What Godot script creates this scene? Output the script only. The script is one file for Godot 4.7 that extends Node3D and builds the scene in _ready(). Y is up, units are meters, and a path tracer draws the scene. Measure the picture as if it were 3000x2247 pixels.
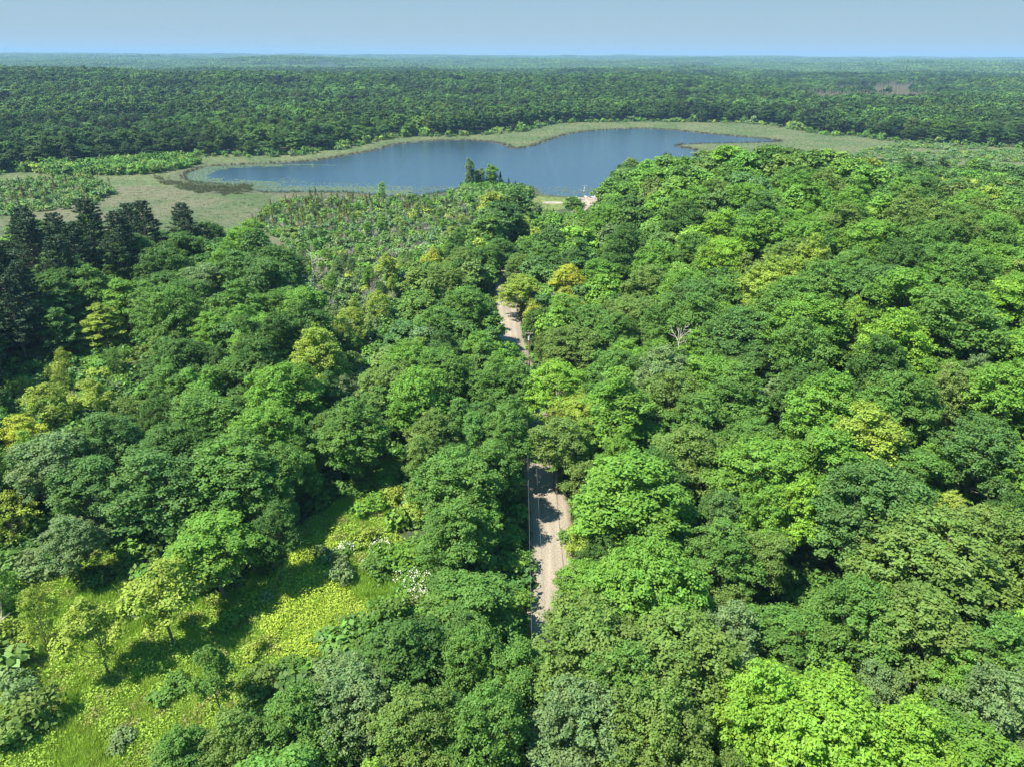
extends Node3D

const CAM_Y := 72.0
const PITCH := 24.45
const ROLL := 0.26
const FOV := 56.25

var env: Environment
var cam: Camera3D
var rng := RandomNumberGenerator.new()
var n1 := FastNoiseLite.new()
var n2 := FastNoiseLite.new()
var n3 := FastNoiseLite.new()
var taken := {}
var used_labels := {}

# shore line of the lake, edge of the open wetland, and the other outlines, in metres on the ground (x, z)
var lake := PackedVector2Array()
var wet := PackedVector2Array()
var field_area := PackedVector2Array()
var bramble_area := PackedVector2Array()
var bushy_clearing := PackedVector2Array()
var swamp_area := PackedVector2Array()
var reed_area := PackedVector2Array()
var larch_area_west := PackedVector2Array()
var larch_area_mid := PackedVector2Array()
var thicket_area := PackedVector2Array()
var fen_area := PackedVector2Array()
var dead_stand := PackedVector2Array()
var lawn_area := PackedVector2Array()
var road_pts := PackedVector2Array()
var beach_road := PackedVector2Array()

func _ready() -> void:
	cam = Camera3D.new()
	cam.name = "camera"
	cam.fov = FOV
	cam.near = 0.5
	cam.far = 40000.0
	cam.position = Vector3(0, CAM_Y, 0)
	cam.basis = Basis(Vector3.RIGHT, deg_to_rad(-PITCH)) * Basis(Vector3.BACK, deg_to_rad(ROLL))
	add_child(cam)
	cam.current = true
	var we := WorldEnvironment.new()
	we.name = "world_environment"
	env = Environment.new()
	env.background_mode = Environment.BG_SKY
	var psm := ProceduralSkyMaterial.new()
	psm.sky_top_color = Color(0.285, 0.505, 0.645)
	psm.sky_horizon_color = Color(0.495, 0.540, 0.545)
	psm.sky_curve = 0.11
	psm.sky_energy_multiplier = 1.0
	psm.ground_bottom_color = Color(0.2, 0.28, 0.16)
	psm.ground_horizon_color = Color(0.48, 0.57, 0.62)
	psm.sun_angle_max = 14.0
	var sky := Sky.new()
	sky.sky_material = psm
	env.sky = sky
	env.tonemap_mode = Environment.TONE_MAPPER_LINEAR
	env.tonemap_exposure = 2.25
	env.fog_enabled = true
	env.fog_density = 0.00009
	env.fog_light_color = Color(0.65, 0.83, 1.0)
	env.sdfgi_enabled = true
	env.ssao_enabled = true
	env.ssil_enabled = true
	we.environment = env
	add_child(we)
	var sun := DirectionalLight3D.new()
	sun.name = "sun"
	sun.light_energy = 1.6
	sun.light_color = Color(1.0, 0.965, 0.89)
	sun.light_angular_distance = 0.5
	sun.shadow_enabled = true
	sun.basis = Basis.looking_at(-Vector3(-0.80, 1.38, 0.36).normalized(), Vector3.UP)
	add_child(sun)

	rng.seed = 20240611
	n1.seed = 3; n1.noise_type = FastNoiseLite.TYPE_SIMPLEX_SMOOTH; n1.frequency = 1.0 / 900.0; n1.fractal_octaves = 3
	n2.seed = 11; n2.noise_type = FastNoiseLite.TYPE_SIMPLEX_SMOOTH; n2.frequency = 1.0 / 60.0; n2.fractal_octaves = 3
	n3.seed = 29; n3.noise_type = FastNoiseLite.TYPE_SIMPLEX_SMOOTH; n3.frequency = 1.0 / 9.0; n3.fractal_octaves = 2
	outlines()
	make_materials()
	build_ground()
	build_water()
	build_road()
	build_beach()
	make_protos()
	build_trees()
	build_pines()
	build_swamp()
	build_field()
	build_far_country()
	build_poles()
	build_snags()
	build_shore_things()

# ------------------------------------------------------------------ small helpers
func s01(t: float) -> float:
	t = clampf(t, 0.0, 1.0)
	return t * t * (3.0 - 2.0 * t)

func rr(a: float, b: float) -> float:
	return rng.randf_range(a, b)

func lin(r: float, g: float, b: float) -> Color:
	return Color(r, g, b).linear_to_srgb()

func poly(s: String) -> PackedVector2Array:
	var p := PackedVector2Array()
	for w in s.split(" ", false):
		var c := w.split(",")
		p.append(Vector2(float(c[0]), float(c[1])))
	return p

func numbered(called: String) -> String:
	if not taken.has(called):
		taken[called] = 0
		return called
	taken[called] += 1
	return "%s_%03d" % [called, taken[called]]

func tag(o: Node, label: String, category: String, group := "", kind := "") -> void:
	if label: o.set_meta("label", label)
	if category: o.set_meta("category", category)
	if group: o.set_meta("group", group)
	if kind: o.set_meta("kind", kind)

func base(called: String, at: Vector3, turn := 0.0) -> Node3D:
	var o := Node3D.new()
	o.name = numbered(called)
	o.position = at
	o.rotation.y = turn
	add_child(o)
	return o

func part(called: String, mesh: Mesh, m: Material, parent: Node) -> MeshInstance3D:
	var o := MeshInstance3D.new()
	o.name = numbered(called) if parent == self else called
	o.mesh = mesh
	o.material_override = m
	parent.add_child(o, true)
	return o

func scatter(called: String, mesh: Mesh, m: Material, spots: Array, tints: Array, parent: Node) -> MultiMeshInstance3D:
	var mm := MultiMesh.new()
	mm.transform_format = MultiMesh.TRANSFORM_3D
	mm.use_colors = true
	mm.mesh = mesh
	mm.instance_count = spots.size()
	for i in spots.size():
		mm.set_instance_transform(i, spots[i])
		mm.set_instance_color(i, tints[i])
	var o := MultiMeshInstance3D.new()
	o.name = numbered(called) if parent == self else called
	o.multimesh = mm
	if m: o.material_override = m
	o.set_meta("kind", "stuff")
	parent.add_child(o, true)
	return o

func seg_dist(p: Vector2, poly_: PackedVector2Array, closed := true) -> float:
	var best := 1e12
	var n := poly_.size()
	for i in (n if closed else n - 1):
		var a := poly_[i]
		var ab := poly_[(i + 1) % n] - a
		var t := clampf((p - a).dot(ab) / ab.length_squared(), 0.0, 1.0)
		var q := a + ab * t - p
		best = minf(best, q.length_squared())
	return sqrt(best)

func inside(p: Vector2, poly_: PackedVector2Array) -> bool:
	return Geometry2D.is_point_in_polygon(p, poly_)

# negative inside the lake
func lake_sd(x: float, z: float) -> float:
	if x < -330 or x > 370 or z > -330 or z < -960:
		return 100.0
	var d := seg_dist(Vector2(x, z), lake)
	return -d if inside(Vector2(x, z), lake) else d

func road_x(z: float) -> float:
	for i in road_pts.size() - 1:
		if z <= road_pts[i].y and z >= road_pts[i + 1].y:
			return lerpf(road_pts[i].x, road_pts[i + 1].x, (z - road_pts[i].y) / (road_pts[i + 1].y - road_pts[i].y))
	return 1e6

func smooth_closed(p: PackedVector2Array) -> PackedVector2Array:
	var q := PackedVector2Array()
	for i in p.size():
		var a := p[i]
		var b := p[(i + 1) % p.size()]
		q.append(a.lerp(b, 0.25))
		q.append(a.lerp(b, 0.75))
	return q

func outlines() -> void:
	lake = poly("-218.8,-489.2 -221.3,-510.5 -218.3,-531.3 -204.4,-539.1 -181.8,-547.3 -158.5,-555.8 -144.5,-569.6 -132.9,-598.5 -119,-623.8 -113.3,-647.4 -107.7,-676.5 -89.3,-696.6 -69.5,-713.7 -47.9,-718.8 -25.4,-707.4 -7.7,-680.6 -0.9,-648.4 11.2,-655.8 26.9,-697.5 39.8,-739.9 59.1,-787.8 86.5,-820.2 113.9,-838 141.5,-850.8 165.6,-840.6 186.7,-819.7 204.3,-789.6 223.3,-771.1 240.1,-748.8 256,-727.7 250.3,-710.9 216,-705.4 181.1,-696.1 151.4,-687.1 145.5,-679.3 151.3,-657.8 164.2,-628.1 158.1,-582.9 129.8,-530.8 93.4,-476.7 60.7,-432 50.7,-411.8 46.3,-411.7 34.7,-414.3 24.3,-415.6 13.4,-422.9 12.4,-447.2 0.6,-459.2 -13.5,-446.5 -30.1,-441 -33.7,-434.3 -42.4,-424.5 -54.7,-415 -67.1,-410.3 -81.5,-417.3 -90.9,-424.8 -110,-425.8 -126,-425.4 -138.9,-423.5 -151.9,-426.3 -158.1,-437.5 -160.7,-451.1 -178.4,-450.6 -192.4,-457.3 -206.8,-464.2")
	lake = smooth_closed(lake)
	wet = poly("-600,-330 -520,-430 -360,-466 -329,-502 -298,-536 -276,-541 -267,-568 -259,-591 -222,-590 -186,-591 -158,-627 -146,-662 -135,-713 -107,-745 -50,-762 -4,-799 40,-907 83,-930 171,-949 239,-932 283,-934 317,-871 325,-789 363,-767 365,-722 406,-696 452,-668 505,-632 700,-560 700,-440 300,-430 190,-480 130,-470 62,-425 45,-385 4,-372 -9,-351 -16,-320 -27,-282 -40,-246 -43,-206 -38,-164 -47,-164 -56,-190 -67,-224 -83,-262 -130,-268 -240,-290 -400,-300")
	field_area = poly("-76.3,-85.5 -67.5,-88.3 -62.7,-90 -51.3,-80.6 -44.6,-78.8 -39.4,-82.7 -38,-91.3 -34.3,-96.1 -31,-101.4 -28.2,-107 -24.3,-118.2 -19.7,-116.5 -19,-105.7 -19,-95 -16.1,-90.3 -8.7,-87 -7,-82.9 -11.8,-77.1 -15.8,-73.6 -21.7,-75.3 -24.1,-69.5 -26.6,-65.7 -27.7,-61.5 -32.3,-54.7 -30,-44 -30,-30 -110,-30 -98,-86")
	bramble_area = poly("-34,-92.5 -29,-96.2 -22.8,-80.8 -18,-76 -22,-71.1 -24.7,-66 -29,-68 -35.2,-77.9 -37.4,-80")
	bushy_clearing = poly("-109.4,-142 -118,-161.6 -112.1,-173.9 -100.9,-180.7 -92.9,-174.1 -88,-161.9 -84,-138 -96,-132")
	swamp_area = poly("-127.5,-349.8 -118.9,-400.1 -91.6,-415.4 -38.4,-409.3 -29.3,-429.6 -12.2,-402.8 -14.9,-341.5 -21.2,-303.6 -27.4,-283.5 -36.2,-272.5 -35.9,-225.2 -34.8,-198.3 -35.8,-173.3 -34.1,-148.1 -40.4,-148.1 -47,-167 -52.8,-183.1 -66.3,-224.7 -83.5,-271.6 -99.8,-302")
	reed_area = poly("-236,-484 -203,-457 -180,-445 -160,-449 -155,-429 -150,-420 -163,-409 -190,-423 -221,-456")
	larch_area_west = poly("-420,-400 -310,-444 -299,-471 -259,-463 -225,-414 -219,-379 -255,-340 -420,-330")
	larch_area_mid = poly("-124,-340 -119,-402 -104,-402 -79,-403 -62,-380 -70,-345 -81,-321 -100,-320")
	thicket_area = poly("-340,-500 -300,-536 -268,-568 -247,-560 -225,-545 -226,-520 -239,-490 -282,-478")
	fen_area = poly("300,-640 372,-710 420,-680 505,-628 700,-556 700,-445 300,-438 200,-480 250,-560")
	dead_stand = poly("430,-1180 560,-1175 720,-1320 1180,-2050 1000,-2180 560,-1540")
	lawn_area = poly("4,-388 6,-402 10.3,-414 13,-417.5 17.8,-410 32.4,-407.2 49.9,-403.3 47.8,-390.5 37.1,-382.3 30.2,-377 17.3,-366 5,-364")
	road_pts = poly("6.5,20 5.8,-20 5.5,-51 5.7,-57.5 5.3,-70.7 5.3,-75.8 5.9,-83.4 6.4,-92.1 6.3,-102.3 5.6,-111.1 4.9,-121.1 4.1,-130.6 3.5,-141.3 2.8,-151 1.6,-161.8 0.2,-177.3 -0.9,-195.4 -1.4,-210.1 -2.2,-221.9 -2.4,-234.8 -1,-250 2.2,-266 6.5,-281 11.6,-295 18,-315 25.8,-341.9 33,-365 38,-384")

# ------------------------------------------------------------------ lie of the land
func gh(x: float, z: float) -> float:
	var d := -z
	var h := 2.0 - 1.5 * s01((d - 220.0) / 120.0)
	if d < 420.0 and x > 20.0:
		h += 15.0 * s01((x - 22.0) / 55.0) * s01((d - 35.0) / 90.0) * (1.0 - s01((d - 285.0) / 110.0)) * (1.0 - s01((x - 210.0) / 160.0)) * (1.0 - 0.68 * s01((x - 100.0) / 90.0))
	if d < 520.0:
		h += 7.0 * exp(-((x - 108.0) * (x - 108.0) + (d - 285.0) * (d - 285.0)) / 5000.0)
		h += 4.0 * exp(-((x + 80.0) * (x + 80.0) / 4050.0 + (d - 195.0) * (d - 195.0) / 3200.0))
	if d > 430.0 and not inside(Vector2(x, z), wet):
		var far := 1.0
		if d < 2600.0:
			far = s01(seg_dist(Vector2(x, z), wet) / 950.0) * s01((d - 430.0) / 120.0)
		var hh := 27.0 * far * (0.85 + 0.5 * n1.get_noise_2d(x, z))
		hh += 14.0 * far * exp(-(pow((x - 230.0) / 330.0, 2.0) + pow((d - 1450.0) / 260.0, 2.0)))
		hh -= 30.0 * far * exp(-(pow((x - 720.0) / 420.0, 2.0) + pow((d - 1450.0) / 480.0, 2.0)))
		hh -= 16.0 * s01((d - 1650.0) / 700.0) * (1.0 - s01((d - 3600.0) / 1500.0))
		hh += 30.0 * n1.get_noise_2d(x * 0.45 + 900.0, z * 0.45) * s01((d - 2000.0) / 1500.0)
		hh += 40.0 * s01((d - 5200.0) / 7000.0)
		hh += 20.0 * exp(-(pow((x + 1585.0) / 500.0, 2.0) + pow((d - 4560.0) / 330.0, 2.0)))
		h += maxf(hh, 0.0)
	if d > 340.0 and d < 960.0:
		var sd := lake_sd(x, z)
		if sd < 9.0:
			h = lerpf(h, 0.25, 1.0 - clampf(sd / 9.0, 0.0, 1.0)) if sd > 0.0 else lerpf(0.25, -1.6, s01(-sd / 10.0))
	return h

func vary(c: Color, k: float) -> Color:
	return Color(c.r * k, c.g * k, c.b * k)

func gcol(x: float, z: float) -> Color:
	var p := Vector2(x, z)
	var a := n2.get_noise_2d(x, z)
	var b := n3.get_noise_2d(x, z)
	var c := Color(0.045, 0.085, 0.024).lerp(Color(0.075, 0.085, 0.036), clampf(0.5 + b, 0.0, 1.0))
	if z < -1000.0:
		return Color(0.035, 0.06, 0.022)
	if z > -320.0:
		if inside(p, field_area):
			c = Color(0.12, 0.20, 0.035).lerp(Color(0.18, 0.23, 0.05), clampf(0.5 + a * 1.2 + b * 0.5, 0.0, 1.0))
			return c
		if inside(p, bushy_clearing):
			return Color(0.12, 0.15, 0.04).lerp(Color(0.21, 0.19, 0.08), clampf(0.5 + b, 0.0, 1.0))
	if inside(p, swamp_area):
		return Color(0.075, 0.105, 0.038).lerp(Color(0.14, 0.15, 0.075), clampf(0.45 + a + b * 0.6, 0.0, 1.0))
	if z < -240.0 and inside(p, wet):
		var sd := lake_sd(x, z)
		if sd < 0.0:
			return Color(0.06, 0.06, 0.04)
		c = Color(0.080, 0.125, 0.042).lerp(Color(0.155, 0.155, 0.085), clampf(0.45 + a * 1.5 + b * 0.55, 0.0, 1.0))
		if z < -440.0:
			c = Color(0.095, 0.15, 0.048).lerp(Color(0.155, 0.18, 0.075), clampf(0.5 + a * 1.5 + b * 0.5, 0.0, 1.0))
		if sd < 14.0:
			c = c.lerp(Color(0.088, 0.092, 0.058), 0.7 * (1.0 - s01(sd / 14.0)))
		if inside(p, reed_area):
			c = c.lerp(Color(0.092, 0.092, 0.06), s01(seg_dist(p, reed_area) / 9.0) * clampf(0.75 + a + b * 0.8, 0.0, 1.0))
		var green := exp(-(pow((x + 158.0) / 16.0, 2.0) + pow((z + 412.0) / 7.0, 2.0)))
		return c.lerp(Color(0.06, 0.125, 0.022), 0.8 * green)
	return c

func leafy(m: Color, back: float, rough := 0.5, spec := 0.3) -> StandardMaterial3D:
	var s := StandardMaterial3D.new()
	s.albedo_color = Color(m.r, m.g, m.b).linear_to_srgb()
	s.vertex_color_use_as_albedo = true
	s.roughness = rough
	s.metallic_specular = spec
	s.cull_mode = BaseMaterial3D.CULL_DISABLED
	if back > 0.0:
		s.backlight_enabled = true
		s.backlight = Color(back, back, back * 0.55).linear_to_srgb()
	return s

func plain(r: float, g: float, b: float, rough := 0.8, metal := 0.0) -> StandardMaterial3D:
	var s := StandardMaterial3D.new()
	s.albedo_color = lin(r, g, b)
	s.roughness = rough
	s.metallic = metal
	return s

var leaf_mats: Array[StandardMaterial3D] = []
var leaf_cols: Array[Color] = []
var m_tinted: StandardMaterial3D
var m_far: StandardMaterial3D
var m_bark: StandardMaterial3D
var m_grey: StandardMaterial3D
var m_gravel: StandardMaterial3D
var m_sand: StandardMaterial3D
var m_ground: StandardMaterial3D
var m_grass: StandardMaterial3D
const CLASS_WORD := ["deep green", "mid green", "blue-green", "fresh green", "olive green", "yellow-green", "golden yellow", "grey-green", "bright lime green", "dark pine green"]

func noise_tex(freq: float, octaves: int, lo: float, hi: float, size := 512, as_normal := false, seed_ := 5, bump := 4.0) -> NoiseTexture2D:
	var n := FastNoiseLite.new()
	n.seed = seed_
	n.noise_type = FastNoiseLite.TYPE_SIMPLEX_SMOOTH
	n.frequency = freq
	n.fractal_octaves = octaves
	var t := NoiseTexture2D.new()
	t.width = size
	t.height = size
	t.seamless = true
	t.noise = n
	if as_normal:
		t.as_normal_map = true
		t.bump_strength = bump
	else:
		var g := Gradient.new()
		g.set_color(0, Color(lo, lo, lo))
		g.set_color(1, Color(hi, hi, hi))
		t.color_ramp = g
	return t

func make_materials() -> void:
	leaf_cols = [Color(0.128, 0.240, 0.060), Color(0.196, 0.350, 0.080), Color(0.172, 0.310, 0.092), Color(0.255, 0.450, 0.078), Color(0.250, 0.358, 0.092),
		Color(0.46, 0.56, 0.105), Color(0.64, 0.64, 0.090), Color(0.270, 0.375, 0.165), Color(0.355, 0.570, 0.080), Color(0.060, 0.105, 0.050)]
	for i in leaf_cols.size():
		leaf_mats.append(leafy(leaf_cols[i], 0.0 if i == 9 else 0.75))
	m_tinted = leafy(Color(1, 1, 1), 0.5)
	m_far = leafy(Color(1, 1, 1), 0.3, 0.75, 0.3)
	m_grass = leafy(Color(1, 1, 1), 0.6, 0.6, 0.4)
	m_bark = plain(0.135, 0.118, 0.095, 0.9)
	m_grey = plain(0.36, 0.33, 0.30, 0.9)
	m_gravel = plain(1, 1, 1, 0.95)
	m_gravel.vertex_color_use_as_albedo = true
	m_gravel.albedo_texture = noise_tex(0.05, 4, 0.72, 1.0, 512)
	m_gravel.uv1_triplanar = true
	m_gravel.uv1_world_triplanar = true
	m_gravel.uv1_scale = Vector3(0.11, 0.11, 0.11)
	m_sand = plain(0.42, 0.355, 0.285, 0.95)
	m_sand.albedo_texture = noise_tex(0.02, 4, 0.75, 1.0, 256)
	m_sand.uv1_triplanar = true
	m_sand.uv1_world_triplanar = true
	m_sand.uv1_scale = Vector3(0.06, 0.06, 0.06)
	m_ground = plain(1, 1, 1, 0.95)
	m_ground.vertex_color_use_as_albedo = true
	m_ground.albedo_texture = noise_tex(0.03, 5, 0.74, 1.0, 512)
	m_ground.uv1_triplanar = true
	m_ground.uv1_world_triplanar = true
	m_ground.uv1_scale = Vector3(0.043, 0.043, 0.043)

func mesh_of(v: PackedVector3Array, n: PackedVector3Array, c: PackedColorArray, idx: PackedInt32Array) -> ArrayMesh:
	var a := []
	a.resize(Mesh.ARRAY_MAX)
	a[Mesh.ARRAY_VERTEX] = v
	a[Mesh.ARRAY_NORMAL] = n
	if c.size(): a[Mesh.ARRAY_COLOR] = c
	a[Mesh.ARRAY_INDEX] = idx
	var m := ArrayMesh.new()
	m.add_surface_from_arrays(Mesh.PRIMITIVE_TRIANGLES, a)
	return m

func steps(list: Array) -> PackedFloat32Array:
	# [start, end, step, end, step ...]
	var out := PackedFloat32Array([list[0]])
	for k in range(1, list.size(), 2):
		while absf(out[-1] - list[k]) > list[k + 1] * 0.6:
			out.append(out[-1] + signf(list[k] - list[0]) * list[k + 1])
	return out

func build_ground() -> void:
	var half := steps([0.0, 130.0, 2.5, 300.0, 5.0, 900.0, 18.0, 3000.0, 75.0, 15000.0, 500.0])
	var xs := PackedFloat32Array()
	for i in range(half.size() - 1, 0, -1): xs.append(-half[i])
	xs.append_array(half)
	var zs := steps([80.0, -130.0, 2.5, -480.0, 4.0, -960.0, 8.0, -2600.0, 45.0, -18000.0, 320.0])
	var v := PackedVector3Array()
	var n := PackedVector3Array()
	var c := PackedColorArray()
	var idx := PackedInt32Array()
	var nx := xs.size()
	for j in zs.size():
		for i in nx:
			v.append(Vector3(xs[i], gh(xs[i], zs[j]), zs[j]))
			c.append(gcol(xs[i], zs[j]))
	for j in zs.size():
		for i in nx:
			var l := v[j * nx + maxi(i - 1, 0)]
			var r := v[j * nx + mini(i + 1, nx - 1)]
			var u := v[maxi(j - 1, 0) * nx + i]
			var d := v[mini(j + 1, zs.size() - 1) * nx + i]
			n.append((u - d).cross(r - l).normalized() if (u - d).cross(r - l).y > 0 else (r - l).cross(u - d).normalized())
			if i < nx - 1 and j < zs.size() - 1:
				var q := j * nx + i
				idx.append_array([q, q + nx, q + 1, q + 1, q + nx, q + nx + 1])
	var o := part("ground", mesh_of(v, n, c, idx), m_ground, self)
	tag(o, "rolling wooded and marshy ground under the whole view", "ground", "", "structure")

func build_water() -> void:
	var m := StandardMaterial3D.new()
	m.albedo_color = lin(0.022, 0.050, 0.085)
	m.roughness = 0.05
	m.metallic_specular = 0.5
	m.normal_enabled = true
	m.normal_texture = noise_tex(0.035, 4, 0, 1, 1024, true, 8, 6.0)
	m.normal_scale = 0.22
	m.uv1_triplanar = true
	m.uv1_world_triplanar = true
	m.uv1_scale = Vector3(1.0 / 53.0, 1.0 / 53.0, 1.0 / 53.0)
	var big := PackedVector2Array()
	for q in Geometry2D.offset_polygon(lake, 5.0, Geometry2D.JOIN_ROUND):
		if q.size() > big.size(): big = q
	var o := part("lake_water", flat_sheet(big, func(_x, _z): return 0.0), m, self)
	tag(o, "blue lake water with small wind ripples between marsh and wood", "water", "", "structure")

func flat_sheet(p: PackedVector2Array, height: Callable, white := false) -> ArrayMesh:
	var v := PackedVector3Array()
	var n := PackedVector3Array()
	var c := PackedColorArray()
	for q in p:
		v.append(Vector3(q.x, height.call(q.x, q.y), q.y))
		n.append(Vector3.UP)
		if white: c.append(Color(1, 1, 1))
	var t := Geometry2D.triangulate_polygon(p)
	for k in range(0, t.size(), 3):
		var a := v[t[k]]
		if (v[t[k + 1]] - a).cross(v[t[k + 2]] - a).y > 0.0:
			var s := t[k + 1]
			t[k + 1] = t[k + 2]
			t[k + 2] = s
	return mesh_of(v, n, c, t)

func ribbon(path: PackedVector2Array, half: float, lift: float, cols: Array, ragged := 0.35) -> ArrayMesh:
	# a lengthwise strip laid on the ground; cols gives a colour for each place across
	var v := PackedVector3Array()
	var n := PackedVector3Array()
	var c := PackedColorArray()
	var idx := PackedInt32Array()
	var cur := Curve2D.new()
	for i in path.size():
		var t := (path[mini(i + 1, path.size() - 1)] - path[maxi(i - 1, 0)]) * 0.16
		cur.add_point(path[i], -t, t)
	var len_ := cur.get_baked_length()
	var k := int(len_ / 1.2)
	var w := cols.size()
	for i in k + 1:
		var p := cur.sample_baked(len_ * i / k)
		var q := cur.sample_baked(minf(len_ * i / k + 0.5, len_)) - cur.sample_baked(maxf(len_ * i / k - 0.5, 0.0))
		var side := Vector2(-q.y, q.x).normalized()
		for j in w:
			var u := (float(j) / (w - 1) * 2.0 - 1.0) * half
			if j == 0 or j == w - 1: u += ragged * n3.get_noise_2d(p.x * 4.0 + j * 50.0, p.y * 4.0) * 2.0
			var s := p + side * u
			var crown := 0.07 * (1.0 - u * u / half / half)
			v.append(Vector3(s.x, gh(s.x, s.y) + lift + maxf(crown, -0.02), s.y))
			n.append(Vector3.UP)
			c.append(vary(cols[j], 0.92 + 0.16 * n3.get_noise_2d(s.x * 3.0, s.y * 0.6) + 0.22 * n3.get_noise_2d(s.x * 0.9 + 70.0, s.y * 0.5)))
			if i < k and j < w - 1:
				var b := i * w + j
				idx.append_array([b, b + w, b + 1, b + 1, b + w, b + w + 1])
	return mesh_of(v, n, c, idx)

func build_road() -> void:
	var g := Color(0.37, 0.32, 0.255)
	var t := Color(0.41, 0.36, 0.295)
	var e := Color(0.20, 0.175, 0.11)
	var o := part("road", ribbon(road_pts, 3.5, 0.06, [e, g, t, vary(g, 0.93), t, vary(g, 0.92), t, vary(g, 0.94), g, e]), m_gravel, self)
	tag(o, "pale gravel road running straight between the trees to the lake", "road", "", "structure")
	var bay := poly("6.5,-133 11,-134.5 15,-138 17,-145 16.5,-152 13,-157 8,-159 4.5,-158 4.5,-140")
	var q := part("pull_off", flat_sheet(smooth_closed(bay), func(x, z): return gh(x, z) + 0.05, true), m_sand, self)
	tag(q, "sandy pull-off opening from the gravel road behind the lime maple", "road", "", "structure")

func build_beach() -> void:
	var m := plain(1, 1, 1, 0.95)
	m.albedo_color = lin(0.16, 0.22, 0.052)
	m.albedo_texture = noise_tex(0.02, 5, 0.7, 1.0, 256)
	m.uv1_triplanar = true
	m.uv1_world_triplanar = true
	m.uv1_scale = Vector3(0.05, 0.05, 0.05)
	var o := part("lawn", draped(smooth_closed(lawn_area), 0.08), m, self)
	tag(o, "mown yellow-green lawn running down to the lake", "lawn", "", "structure")
	var s := part("sand", draped(smooth_closed(poly("15.5,-391 19,-388.5 24,-388.2 27.5,-390 26.5,-394.5 21,-396.5 16.5,-395")), 0.13), m_sand, self)
	tag(s, "pale oval of bare sand in the middle of the mown lawn", "sand", "", "structure")
	var b := part("beach", draped(smooth_closed(poly("29,-406.5 36,-409.5 43,-411.5 51,-411 58,-408 60,-400 56,-391 46,-385 38,-381 34,-384 34,-392 37,-398 31,-403")), 0.13), m_sand, self)
	tag(b, "pale sandy beach at the foot of the dock", "beach", "", "structure")

func draped(p: PackedVector2Array, lift: float) -> ArrayMesh:
	# a sheet that follows the ground: cut into 3 m squares
	var box := Rect2(p[0], Vector2.ZERO)
	for q in p: box = box.expand(q)
	var v := PackedVector3Array()
	var n := PackedVector3Array()
	var idx := PackedInt32Array()
	var x := box.position.x
	while x < box.end.x:
		var z := box.position.y
		while z < box.end.y:
			var sq := PackedVector2Array([Vector2(x, z), Vector2(x + 3, z), Vector2(x + 3, z + 3), Vector2(x, z + 3)])
			for piece in Geometry2D.intersect_polygons(p, sq):
				var m := flat_sheet(piece, func(a, b): return gh(a, b) + lift)
				var a := m.surface_get_arrays(0)
				var first := v.size()
				v.append_array(a[Mesh.ARRAY_VERTEX])
				n.append_array(a[Mesh.ARRAY_NORMAL])
				for i in a[Mesh.ARRAY_INDEX]: idx.append(i + first)
			z += 3.0
		x += 3.0
	return mesh_of(v, n, PackedColorArray(), idx)

# ------------------------------------------------------------------ leaves, crowns, trunks
class Leaves:
	var v := PackedVector3Array()
	var n := PackedVector3Array()
	var c := PackedColorArray()
	var idx := PackedInt32Array()
	func add(p: Vector3, nor: Vector3, along: Vector3, length: float, width: float, col: Color) -> void:
		var b := nor.cross(along).normalized() * width * 0.5
		var t := b.cross(nor).normalized() * length * 0.5
		var k := v.size()
		v.append(p - t)
		v.append(p + b + t * 0.15)
		v.append(p + t - nor * length * 0.12)
		v.append(p - b + t * 0.15)
		for i in 4:
			n.append(nor)
			c.append(col)
		idx.append_array([k, k + 1, k + 2, k, k + 2, k + 3])
	func blade(p: Vector3, tip: Vector3, width: float, col: Color) -> void:
		var side := (tip - p).cross(Vector3(tip.z - p.z, 0.3, p.x - tip.x)).normalized()
		var s := (tip - p).cross(side).normalized() * width * 0.5
		if side.y > 0.0: s = -s
		var k := v.size()
		v.append(p - s)
		v.append(p + s)
		v.append(tip)
		for i in 3:
			n.append(side if side.y > 0.0 else -side)
			c.append(col)
		idx.append_array([k, k + 1, k + 2])
	func mesh() -> ArrayMesh:
		var a := []
		a.resize(Mesh.ARRAY_MAX)
		a[Mesh.ARRAY_VERTEX] = v
		a[Mesh.ARRAY_NORMAL] = n
		a[Mesh.ARRAY_COLOR] = c
		a[Mesh.ARRAY_INDEX] = idx
		var m := ArrayMesh.new()
		m.add_surface_from_arrays(Mesh.PRIMITIVE_TRIANGLES, a)
		return m

class Tubes:
	var v := PackedVector3Array()
	var n := PackedVector3Array()
	var idx := PackedInt32Array()
	func add(pts: Array, radii: Array, sides := 6) -> void:
		var first := v.size()
		for i in pts.size():
			var t: Vector3 = (pts[mini(i + 1, pts.size() - 1)] - pts[maxi(i - 1, 0)]).normalized()
			var s := t.cross(Vector3(0.31, 0.2, 0.93)).normalized()
			if absf(t.dot(Vector3(0.31, 0.2, 0.93))) > 0.95: s = t.cross(Vector3.RIGHT).normalized()
			var u := t.cross(s)
			for k in sides:
				var d := s * cos(TAU * k / sides) + u * sin(TAU * k / sides)
				v.append(pts[i] + d * radii[i])
				n.append(d)
				if i < pts.size() - 1:
					var a := first + i * sides + k
					var b := first + i * sides + (k + 1) % sides
					idx.append_array([a, a + sides, b, b, a + sides, b + sides])
	func mesh() -> ArrayMesh:
		var a := []
		a.resize(Mesh.ARRAY_MAX)
		a[Mesh.ARRAY_VERTEX] = v
		a[Mesh.ARRAY_NORMAL] = n
		a[Mesh.ARRAY_INDEX] = idx
		var m := ArrayMesh.new()
		m.add_surface_from_arrays(Mesh.PRIMITIVE_TRIANGLES, a)
		return m

func rand_dir() -> Vector3:
	var y := rr(-1, 1)
	var a := rr(0, TAU)
	var q := sqrt(1.0 - y * y)
	return Vector3(cos(a) * q, y, sin(a) * q)

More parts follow.
